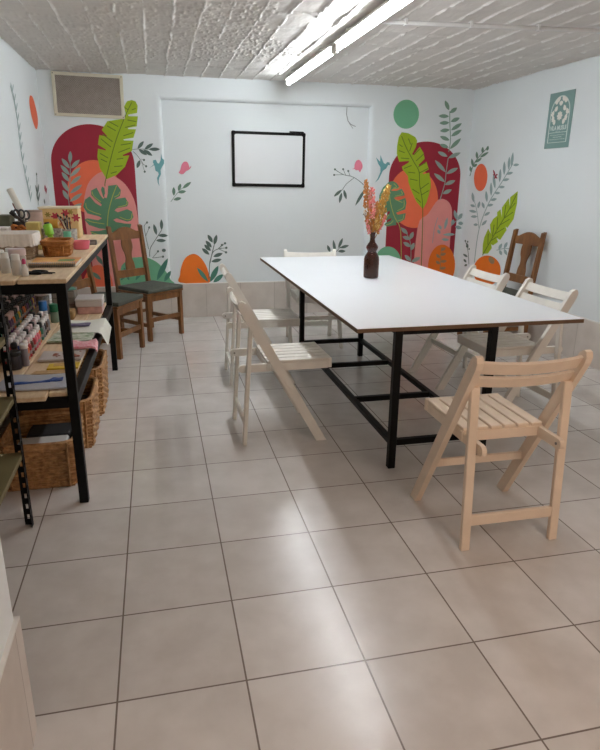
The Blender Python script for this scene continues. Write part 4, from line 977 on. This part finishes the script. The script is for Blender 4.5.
o = sheet('craft_packet', 'crumpled pink and white packet hanging over the edge of the lower shelf', 'packet', ((0.055, 1.550), (0.225, 1.560), (0.215, 1.700), (0.06, 1.690)), z + 0.001, 0.012, mat('pink_packet', (224, 110, 130), 0.5, col2=(234, 204, 206), scale=70), wav=0.014, seed=4, droop=0.196)
o = sheet('paper_napkins', 'white paper packet printed with green leaves on the lower shelf', 'packet', ((-0.075, 1.725), (0.165, 1.720), (0.165, 1.905), (-0.06, 1.920)), z, 0.010, mat('green_print_paper', (218, 218, 206), 0.6, col2=(104, 132, 84), scale=32), wav=0.006, seed=5)
o = sheet('wrapping_paper', 'large white paper sheet drooping over the edge of the lower shelf', 'paper', ((-0.055, 1.960), (0.285, 1.900), (0.275, 2.330), (-0.045, 2.270)), z, 0.004, mat('white_paper', (222, 220, 208), 0.7, var=0.03, scale=5), nx=14, ny=12, wav=0.012, seed=6, droop=0.202)
o = sheet('folded_cloth', 'small purple cloth lying on the large white paper sheet', 'cloth', ((-0.015, 2.055), (0.125, 2.045), (0.13, 2.115), (-0.01, 2.120)), z + 0.018, 0.007, mat('purple_cloth', (74, 60, 100), 0.8, col2=(140, 132, 156), scale=20), wav=0.006, seed=7)
tag(MB().box(-0.090, 0.005, 2.34, 2.46, SZ + 0.0003, SZ + 0.060, 0.02, seg=3).build('paper_bag', mat('brown_bag', (150, 120, 76), 0.8), smooth=True), 'crumpled brown bag beside the green bottle on the lower shelf', 'bag')
g1 = tag(MB().box(0.005, 0.170, 2.520, 2.700, SZ + 0.0003, SZ + 0.050, 0.004).build('storage_box', mat('pink_box_side', (204, 160, 150), 0.5, var=0.15, scale=30)), 'flat pink box under the white box at the far end of the lower shelf', 'box')
g2 = thing('storage_box', 'flat white box stacked on the pink box at the far end of the lower shelf', 'box', (0.085, 2.61, SZ + 0.0505))
MB().box(-0.088, 0.088, -0.095, 0.095, 0, 0.040, 0.004).build('body', mat('pale_box', (200, 192, 186), 0.5), g2); MB().box(-0.090, 0.090, -0.097, 0.097, 0.0405, 0.056, 0.004).build('lid', mat('pale_lid', (214, 210, 206), 0.4), g2)
dz_ = thing('drawer_box', 'grey drawer box at the far end of the lower shelf left of the teal card', 'box', (-0.090, 2.70, SZ + 0.0003))
MB().box(-0.075, 0.075, -0.09, 0.09, 0, 0.150, 0.004).build('body', mat('grey_drawer_box', (124, 118, 108), 0.6), dz_)
for k in range(3):
    dw = MB().box(-0.068, 0.068, -0.096, -0.0905, 0.010 + 0.046 * k, 0.050 + 0.046 * k, 0.002).build('drawer', mat('grey_drawer', (148, 142, 130), 0.6), dz_)
    MB().blob((0, -0.100, 0.030 + 0.046 * k), 0.006).build('knob', M_CAPK, dw)
tag(MB().box(-0.165, -0.015, 2.475, 2.600, SZ + 0.0003, SZ + 0.022, 0.003).build('notebook', mat('dark_pink_cover', (176, 96, 100), 0.5)), 'dusky pink notebook lying in front of the grey drawer box', 'notebook')
o = tag(MB().box(-0.08, 0.06, -0.055, 0.055, 0, 0.003).build('card_sheet', mat('teal_card', (88, 164, 140), 0.6)), 'teal card sheet lying on top of the grey drawer box', 'card'); o.location = (-0.075, 2.675, SZ + 0.1525); o.rotation_euler.z = 0.3

# ------------------------------------------------------------------ things on the workbench top
BZ = BT + 0.0003
def top_z(v, u, y): return at_y(u, v, y).z
G_ = 'white glue bottles at the near end of the workbench'
def white_bottle(x, y, label):
    t = thing('glue_bottle', label, 'bottle', (x, y, BZ), 0, G_)
    MB().lathe([(0.018, 0), (0.020, 0.003), (0.020, 0.058), (0.017, 0.064)], 16).build('body', mat('chalk_white_body', (206, 200, 190), 0.5), t, True)
    MB().lathe([(0.0175, 0.0642), (0.0175, 0.085), (0.0155, 0.088)], 16).build('cap', M_WHITEPL, t, True)
for k, (u, v, lb) in enumerate(((6.5, 276, 'white bottle at the near end of the workbench, leftmost of a tight cluster'), (10.5, 272, 'white bottle at the near end of the workbench, rear middle of a tight cluster'), (17.5, 278, 'white bottle at the near end of the workbench, rightmost of a tight cluster'))):
    p = at_z(u, v - 3 if k != 1 else v - 4, BT); white_bottle(p.x, p.y + (0.0 if k != 1 else 0.022), lb)
p = at_z(19, 268, BT); jar('lidded_jar', 'wide jar with a pale pink lid behind the white bottles on the workbench', 'jar', (p.x, p.y, BZ), 0.036, 0.088, mat('cloudy_jar', (176, 166, 156), 0.3), mat('pink_lid', (214, 194, 194), 0.4), 0.030)
p = at_z(0.5, 270, BT); jar('lidded_jar', 'pale jar cut by the left photo edge on the workbench', 'jar', (p.x - 0.01, p.y, BZ), 0.034, 0.088, mat('cloudy_jar', (176, 166, 156), 0.3), M_WHITEPL, 0.022)
p = at_z(25.5, 276, BT)
t = thing('dropper_bottle', 'tiny white dropper bottle with a pink cap beside the scissors', 'bottle', (p.x, p.y, BZ))
MB().lathe([(0.013, 0), (0.0145, 0.003), (0.0145, 0.030), (0.008, 0.044), (0.005, 0.050)], 14).build('body', M_WHITEPL, t, True); MB().lathe([(0.0075, 0.0502), (0.008, 0.064), (0.004, 0.072)], 12).build('cap', mat('hot_pink_cap', (206, 70, 120), 0.4), t, True)
# scissors
pa, pb = at_z(33, 273.5, BT), at_z(54, 274.5, BT)
t = thing('scissors', 'black handled scissors lying on the near end of the workbench', 'scissors', (pa.x, pa.y, BZ)); dv = pb - pa; ang = math.atan2(dv.y, dv.x); L_ = dv.length; t.rotation_euler.z = ang
for s in (-1, 1):
    m = MB(); m.prism([(L_ * 0.42, s * 0.008 - 0.006, 0.003), (L_ * 0.42, s * 0.008 + 0.006, 0.003), (L_, s * 0.010, 0.003)], (0, 0, 0.003 + 0.002 * (s > 0))); m.build('blade', mat('dark_blade', (54, 50, 50), 0.4, metal=0.6), t)
    MB().tube([(L_ * 0.2 + 0.032 * math.cos(a_), s * 0.022 + 0.016 * math.sin(a_), 0.006) for a_ in [2 * PI * i / 20 for i in range(20)]], 0.0055, 8, closed=True).build('handle', M_BLACK, t, True)
# spiral notebook
na, nb_, nc, nd = at_z(28, 268.5, BT), at_z(75, 267.5, BT), at_z(82, 260.2, BT), at_z(37, 260.5, BT)
t = thing('spiral_notebook', 'spiral notebook with a colourful cover in front of the wicker trays', 'notebook', (0, 0, 0))
def qprism(q, z0, z1): return MB().prism([(p_.x, p_.y, z0) for p_ in q], (0, 0, z1 - z0))
ins = [na.lerp(nd, 0.12), nb_.lerp(nc, 0.12), nc, nd]
qprism(ins, BZ, BZ + 0.012).build('pages', mat('notebook_pages', (222, 214, 200), 0.7), t)
qprism([na.lerp(nd, 0.08), nb_.lerp(nc, 0.08), nc, nd], BZ + 0.0122, BZ + 0.0145).build('cover', mat('yellow_red_cover', (214, 168, 60), 0.5, col2=(204, 122, 88), scale=14), t)
m = MB()
for k in range(26):
    c_ = na.lerp(nb_, (k + 0.5) / 26).lerp(nd.lerp(nc, (k + 0.5) / 26), 0.07); m.tube([(c_.x, c_.y + 0.011 * math.cos(a_), BZ + 0.0125 + 0.011 * math.sin(a_)) for a_ in [2 * PI * i / 10 for i in range(10)]], 0.0016, 5, closed=True)
m.build('spiral_binding', M_CHROME, t)
qprism([ins[1].lerp(ins[0], 0.45).lerp(ins[2].lerp(ins[3], 0.45), 0.35), ins[1].lerp(ins[0], 0.1).lerp(ins[2].lerp(ins[3], 0.1), 0.35), ins[1].lerp(ins[0], 0.1).lerp(ins[2].lerp(ins[3], 0.1), 0.7), ins[1].lerp(ins[0], 0.45).lerp(ins[2].lerp(ins[3], 0.45), 0.7)], BZ + 0.0147, BZ + 0.0152).build('printed_panel', mat('green_print', (104, 140, 72), 0.5), t)
# lace lined basket
y0 = 1.490; xR = at_y(42, 250, y0 + 0.20).x - 0.012; zt = at_y(20, 235, y0).z
lb_ = basket('lined_basket', 'grey wicker basket with a white frilled cloth lining on the workbench', 'basket', xR - 0.215, xR, y0, y0 + 0.215, BZ, zt - 0.004, 9, M_GREYWICK, 0.10)
hx, hy, hh_ = 0.1075 + 0.008, 0.1075 + 0.008, zt - BZ
m = MB(); prev = None; NN = 160
rings_ = []
for lev, (zz, ex, fr_) in enumerate(((hh_ - 0.012, -0.018, 0), (hh_ + 0.004, -0.004, 0), (hh_ + 0.005, 0.006, 0.2), (hh_ - 0.02, 0.009, 0.6), (hh_ - 0.042, 0.009, 1.0), (hh_ - 0.056, 0.011, 1.6))):
    rg = []
    for i in range(NN):
        a = 2 * PI * i / NN; c_, s_ = math.cos(a), math.sin(a); q = 1 / (abs(c_) ** 6 + abs(s_) ** 6) ** (1 / 6)
        f_ = 0.0016 * fr_ * math.sin(i * 2 * PI / 4 + 2 * math.sin(i * 0.31))
        rg.append(m.bm.verts.new(((hx + ex + f_) * c_ * q, (hy + ex + f_) * s_ * q, zz + (0.0025 * math.cos(i * 2 * PI / 8 + math.sin(i * 0.5)) if lev == 5 else 0))))
    rings_.append(rg)
for A, B in zip(rings_, rings_[1:]):
    for i in range(NN): m.bm.faces.new((A[i], A[(i + 1) % NN], B[(i + 1) % NN], B[i]))
m.bm.faces.new(rings_[0])
o = m.build('cloth_lining', M_LACE, lb_, True); o['label'] = 'white frilled cloth'
# rectangular wicker tray
ya = at_z(57, 257.2, BT).y; xa, xb = at_y(43, 255, ya).x, at_y(69, 255, ya).x; zt = at_y(58, 240.5, ya).z
basket('wicker_tray', 'small orange brown wicker tray in the middle of the workbench', 'basket', xa - 0.004, xb + 0.004, ya, ya + 0.19, BZ, zt, 6, M_WICKER2, 0.10)
def box_item(name, label, cat, u0, u1, vt, y, depth, m_, bev=0.004, zb=None):
    x0, x1 = at_y(u0, vt, y).x, at_y(u1, vt, y).x; zt = at_y((u0 + u1) / 2, vt, y).z
    return tag(MB().box(x0, x1, y, y + depth, zb or BZ, zt, bev).build(name, m_), label, cat)
t = thing('tub', 'pink plastic tub right of the wicker tray on the workbench', 'tub', (0, 0, 0))
p0, p1 = at_z(74, 250, BT), at_z(88, 249, BT); zt = at_y(81, 241, p0.y + 0.02).z
MB().lathe([(0.040, BZ), (0.044, BZ + 0.003), (0.052, zt), (0.049, zt), (0.041, BZ + 0.006), (0.0, BZ + 0.006)], 20, ((p0.x + p1.x) / 2, p0.y + 0.045, 0)).build('body', mat('pink_tub', (228, 112, 132), 0.4), t, True)
p = at_z(92.5, 245, BT); o = tag(MB().box(-0.026, 0.026, -0.018, 0.018, 0, 0.030, 0.004).build('sharpener_box', mat('grey_block', (110, 100, 96), 0.5)), 'small grey block right of the pink tub on the workbench', 'block'); o.location = (p.x, p.y + 0.02, BZ)
MB().box(-0.018, 0.018, -0.0185, -0.0175, 0.006, 0.022).build('face_panel', mat('light_grey_panel', (150, 142, 138), 0.5), o)
def cup(name, label, cat, u0, u1, vt, y, m_, group=None):
    x0, x1 = at_y(u0, vt, y).x, at_y(u1, vt, y).x; zt = at_y((u0 + u1) / 2, vt, y).z; r = (x1 - x0) / 2; hh2 = zt - BZ
    t = thing(name, label, cat, ((x0 + x1) / 2, y, BZ), 0, group)
    MB().lathe([(r * 0.85, 0), (r * 0.9, 0.003), (r, hh2), (r * 0.93, hh2), (r * 0.84, 0.006), (0, 0.006)], 20).build('body', m_, t, True)
    return t, (x0 + x1) / 2, zt, r
M_PATT = mat('patterned_ceramic', (208, 202, 196), 0.4, col2=(120, 104, 104), scale=70)
jx, jz = [], []
for u0, u1, lb in ((41.5, 52, 'patterned white jar behind the wicker tray, under the left end of the yellow roll'), (52.5, 62, 'patterned white jar behind the wicker tray, under the right end of the yellow roll')):
    t, cx, zt, r = cup('ceramic_jar', lb, 'jar', u0, u1, 228.5, 2.02, M_PATT, 'patterned white jars behind the wicker tray'); jx.append(cx); jz.append(zt)
ztr = max(jz) + 0.0155
t = thing('ribbon_roll', 'mustard yellow roll lying across the patterned jars', 'roll', (0, 0, 0))
ra_, rb_ = at_y(44.5, 221, 2.02), at_y(58, 222, 2.02)
MB().tube([(ra_.x, 2.02, max(jz) + 0.028), (rb_.x, 2.02, max(jz) + 0.028)], 0.0275, 18).build('roll', mat('mustard_roll', (190, 140, 48), 0.6), t, True)
MB().tube([(ra_.x - 0.004, 2.02, max(jz) + 0.028), (rb_.x + 0.004, 2.02, max(jz) + 0.028)], 0.009, 12).build('core', mat('roll_core', (206, 190, 160), 0.7), t, True)
# lime tube leaning in the wicker tray
a, b = at_y(50, 234, 1.82), at_y(46, 224, 1.84)
base = Vector((a.x + 0.012, 1.815, BZ + 0.014)); topv = Vector((b.x + 0.006, 1.835, b.z))
t = thing('paint_tube', 'lime green bottle leaning out of the wicker tray', 'paint bottle', base); dv = topv - base
MB().tube([dv * 0.0, dv * 0.55, dv * 0.6, dv * 0.95, dv * 1.0], [0.012, 0.014, 0.024, 0.024, 0.018], 14).build('body', mat('lime_plastic', (134, 196, 40), 0.35), t, True)
MB().tube([dv * 1.001, dv * 1.06], [0.014, 0.013], 12).build('cap', M_CAPK, t, True)
tc_, cx, zt, r = cup('plastic_cup', 'mint green cup behind the wicker tray', 'cup', 63, 71, 231.5, 2.00, mat('mint_plastic', (120, 206, 176), 0.4))
tb_, bx_, bz_, br_ = cup('brush_jar', 'white spotted jar holding paintbrushes in front of the floral box', 'jar', 61.5, 77, 229, 2.28, mat('spotted_jar', (206, 202, 194), 0.4, col2=(130, 134, 140), scale=80))
rnd = random.Random(12)
BR = [(57, 214, 'red brown'), (60, 216, 'pale'), (63.5, 213, 'black'), (66.5, 215, 'dark blue'), (69, 217, 'black'), (62, 219, 'white'), (65, 218, 'black')]
CC = {'red brown': (140, 56, 44), 'pale': (204, 190, 160), 'black': (26, 24, 26), 'dark blue': (40, 46, 84), 'white': (220, 216, 208)}
for k, (u, vv, cn) in enumerate(BR):
    b0 = Vector((bx_ + rnd.uniform(-1, 1) * br_ * 0.45, 2.28 + rnd.uniform(-1, 1) * br_ * 0.45, BZ + 0.02)); tp_ = at_y(u, vv, 2.28)
    t = thing('paintbrush', '%s handled paintbrush standing in the white spotted jar%s' % (cn, '' if cn != 'black' else ' among dark brushes'), 'paintbrush', b0, 0, 'paintbrushes in the spotted jar'); dv = tp_ - b0
    MB().tube([dv * 0.0, dv * 0.8], [0.003, 0.0045], 8).build('handle', mat('brush_' + cn.replace(' ', '_'), CC[cn], 0.4), t, True)
    MB().tube([dv * 0.8, dv * 0.9], 0.005, 8).build('ferrule', M_CHROME, t, True); MB().tube([dv * 0.9, dv * 0.96, dv * 1.0], [0.005, 0.006, 0.0015], 8).build('bristles', mat('dark_bristle', (60, 44, 34), 0.8), t, True)
# floral box at the back
yb = 2.70; x0, x1 = at_y(39.5, 220, yb).x, at_y(78.5, 220, yb).x; zt = at_y(60, 207, yb).z
t = thing('floral_box', 'large cream box with painted flowers at the far end of the workbench', 'box', ((x0 + x1) / 2, yb, BZ)); hx, hh_ = (x1 - x0) / 2, zt - BZ
MB().box(-hx, hx, 0, 0.20, 0, hh_ - 0.012, 0.004).build('body', mat('cream_box', (216, 184, 130), 0.55, var=0.05, scale=8), t); MB().box(-hx - 0.004, hx + 0.004, -0.004, 0.204, hh_ - 0.0118, hh_, 0.003).build('rim', mat('cream_rim', (226, 214, 188), 0.5), t)
def fl_print(name, spots, r, col):
    for fx, fz in spots:
        m = MB()
        pts = [(hx * fx + r * (0.75 + 0.25 * math.cos(6 * q)) * math.cos(q), -0.0004, hh_ * fz + r * (0.75 + 0.25 * math.cos(6 * q)) * math.sin(q)) for q in [2 * PI * i / 36 for i in range(36)]]
        m.prism(pts, (0, -0.0008, 0)); m.build(name, col, t)
fl_print('flower_print', ((0.88, 0.66), (-0.18, 0.70), (0.35, 0.80)), 0.030, mat('print_crimson', (178, 48, 66), 0.5)); fl_print('flower_print', ((-0.55, 0.76), (0.62, 0.84), (-0.85, 0.55)), 0.020, mat('print_olive', (150, 132, 62), 0.5)); fl_print('flower_print', ((0.05, 0.45), (-0.4, 0.5), (0.55, 0.5), (0.2, 0.62)), 0.014, mat('print_rust', (188, 108, 66), 0.5))
# left group behind the lace basket
t = thing('tin', 'grey pink tin left of the floral box on the workbench', 'tin', (0, 0, 0)); y_ = 2.55; x0, x1 = at_y(25, 215, y_).x, at_y(41, 215, y_).x; zt = at_y(33, 210.5, y_).z
MB().lathe([((x1 - x0) / 2, BZ), ((x1 - x0) / 2, zt - 0.012)], 22, ((x0 + x1) / 2, y_ + 0.06, 0)).build('body', mat('tin_grey_pink', (176, 150, 140), 0.4, var=0.15, scale=14), t, True)
MB().lathe([((x1 - x0) / 2 * 1.03, zt - 0.0118), ((x1 - x0) / 2 * 1.03, zt)], 22, ((x0 + x1) / 2, y_ + 0.06, 0)).build('lid', mat('tin_lid', (150, 130, 122), 0.4), t, True)
box_item('craft_box', 'pale yellow box behind the lace lined basket', 'box', 25, 39, 222.5, 1.98, 0.10, mat('pale_yellow_box', (206, 186, 112), 0.55, var=0.1, scale=20))
t = thing('orange_bundle', 'bundle of orange brown dried petals left of the pale yellow box', 'bundle', (0, 0, 0)); p0 = at_y(18, 228, 1.95); m = MB(); rnd = random.Random(4)
MB().lathe([(0.04, BZ), (0.046, p0.z - 0.02), (0.042, p0.z - 0.02), (0.037, BZ + 0.004), (0, BZ + 0.004)], 16, (p0.x + 0.002, 1.925, 0)).build('bowl', mat('brown_bowl', (120, 80, 44), 0.5), t, True)
for k in range(60): a = rnd.random() * 6.3; rr = 0.036 * math.sqrt(rnd.random()); m.blob((p0.x + 0.002 + rr * math.cos(a), 1.925 + rr * math.sin(a), p0.z - 0.022 + rnd.random() * 0.04), 0.011, 1.2, 0.8, 0.6)
m.build('petals', mat('orange_petals', (196, 120, 40), 0.7, col2=(150, 82, 34), scale=50), t)
box_item('craft_box', 'white box at the left photo edge above the lace lined basket', 'box', -4, 7, 227.5, 1.80, 0.10, mat('white_card_box', (206, 198, 192), 0.6))
box_item('craft_box', 'dark green box at the left photo edge near the rolled paper', 'box', -4, 9.5, 215.5, 2.12, 0.13, mat('dark_green_box', (92, 94, 72), 0.6, var=0.2, scale=20))
th_, hx2, hz2, hr2 = cup('tool_cup', 'dark cup holding scissors and a paper roll at the back of the workbench', 'cup', 12, 28, 221.5, 2.20, mat('dark_cup', (52, 48, 46), 0.5))
for k, (u, vv, lb) in enumerate(((19, 214, 'grey handled scissors standing in the dark cup, left pair'), (24, 215, 'grey handled scissors standing in the dark cup, right pair'))):
    c0 = at_y(u, vv, 2.17 + 0.02 * k); t = thing('scissors', lb, 'scissors', (c0.x, c0.y, BZ + 0.02), 0, 'scissors in the dark cup')
    hz = c0.z - BZ - 0.02
    for s in (-1, 1):
        MB().tube([(s * 0.014 + 0.016 * math.cos(a_), 0, hz + 0.024 * math.sin(a_)) for a_ in [2 * PI * i / 18 for i in range(18)]], 0.0055, 8, closed=True).build('handle', mat('dark_grey_handle', (60, 62, 64), 0.4), t, True)
        MB().bar((s * 0.006, 0, hz - 0.026), (s * 0.002, 0, 0.0), 0.010, 0.003, up=(0, 1, 0)).build('blade', M_CHROME, t)
b0, b1 = at_y(20.5, 210, 2.20), at_y(9.5, 189, 2.22); b0.z -= 0.0
t = thing('paper_roll', 'white rolled paper tube standing tilted in the dark cup', 'paper roll', b0); dv = b1 - b0; dd = dv * -0.42
MB().tube([dd, dv * 0.2, dv], [0.018, 0.018, 0.019], 16).build('roll', mat('rolled_paper', (226, 222, 210), 0.6), t, True)
b0, b1 = at_y(17, 217, 2.13), at_y(10.5, 211.5, 2.13)
t = thing('paintbrush', 'thick dark brush leaning left out of the dark cup', 'paintbrush', b0); dv = b1 - b0
MB().tube([dv * -1.2, dv * 0.3], 0.008, 10).build('handle', mat('dark_brush_handle', (44, 30, 26), 0.5), t, True); MB().tube([dv * 0.3, dv * 1.0], [0.012, 0.014], 10).build('bristles', mat('black_bristle', (24, 22, 22), 0.8), t, True)
b0, b1 = at_y(17, 212, 2.2), at_y(12.5, 203, 2.2)
t = thing('pencil', 'thin brown pencil beside the rolled paper tube in the dark cup', 'pencil', b0); dv = b1 - b0
MB().tube([dv * -1.5, dv * 0.9, dv * 1.0], [0.004, 0.004, 0.001], 8).build('shaft', mat('brown_pencil', (130, 84, 66), 0.5), t)

# ------------------------------------------------------------------ light: the two ceiling tubes plus a warm bulb and an added fill behind the camera
bl_ = bpy.data.lights.new('warm_bulb', 'POINT'); bl_.energy = 9; bl_.color = (1.0, 0.56, 0.33); bl_.shadow_soft_size = 0.12
bo = bpy.data.objects.new('warm_bulb', bl_); C.objects.link(bo); bo.location = (2.2, -2.2, 1.75)
al = bpy.data.lights.new('rear_fill', 'AREA'); al.shape = 'RECTANGLE'; al.size = 0.06; al.size_y = 1.5; al.energy = 6; al.color = (1.0, 0.95, 0.90)  # unseen strip light added to brighten the near floor and back wall
ao = bpy.data.objects.new('rear_fill', al); C.objects.link(ao); ao.location = (1.87, -2.2, 2.30)
wd = bpy.data.worlds.new('world'); bpy.context.scene.world = wd; wd.use_nodes = True; wd.node_tree.nodes['Background'].inputs[0].default_value = (0.02, 0.02, 0.02, 1)

# ------------------------------------------------------------------ camera and colour
cd = bpy.data.cameras.new('camera'); cam = bpy.data.objects.new('camera', cd); C.objects.link(cam)
cd.sensor_fit = 'VERTICAL'; cd.sensor_height = 36; cd.sensor_width = 28.8; cd.lens = FPX / 750 * 36; cd.clip_start = 0.02; cd.clip_end = 60
cam.matrix_world = Matrix(((RX.x, RU.x, -_f.x, CAM.x), (RX.y, RU.y, -_f.y, CAM.y), (RX.z, RU.z, -_f.z, CAM.z), (0, 0, 0, 1)))
sc = bpy.context.scene; sc.camera = cam
sc.view_settings.view_transform = 'Standard'; sc.view_settings.look = 'None'; sc.view_settings.gamma = 1; sc.view_settings.use_curve_mapping = False
sc.view_settings.exposure = 1.28
sc.cycles.use_denoising = True
sc.cycles.max_bounces = 10; sc.cycles.diffuse_bounces = 6
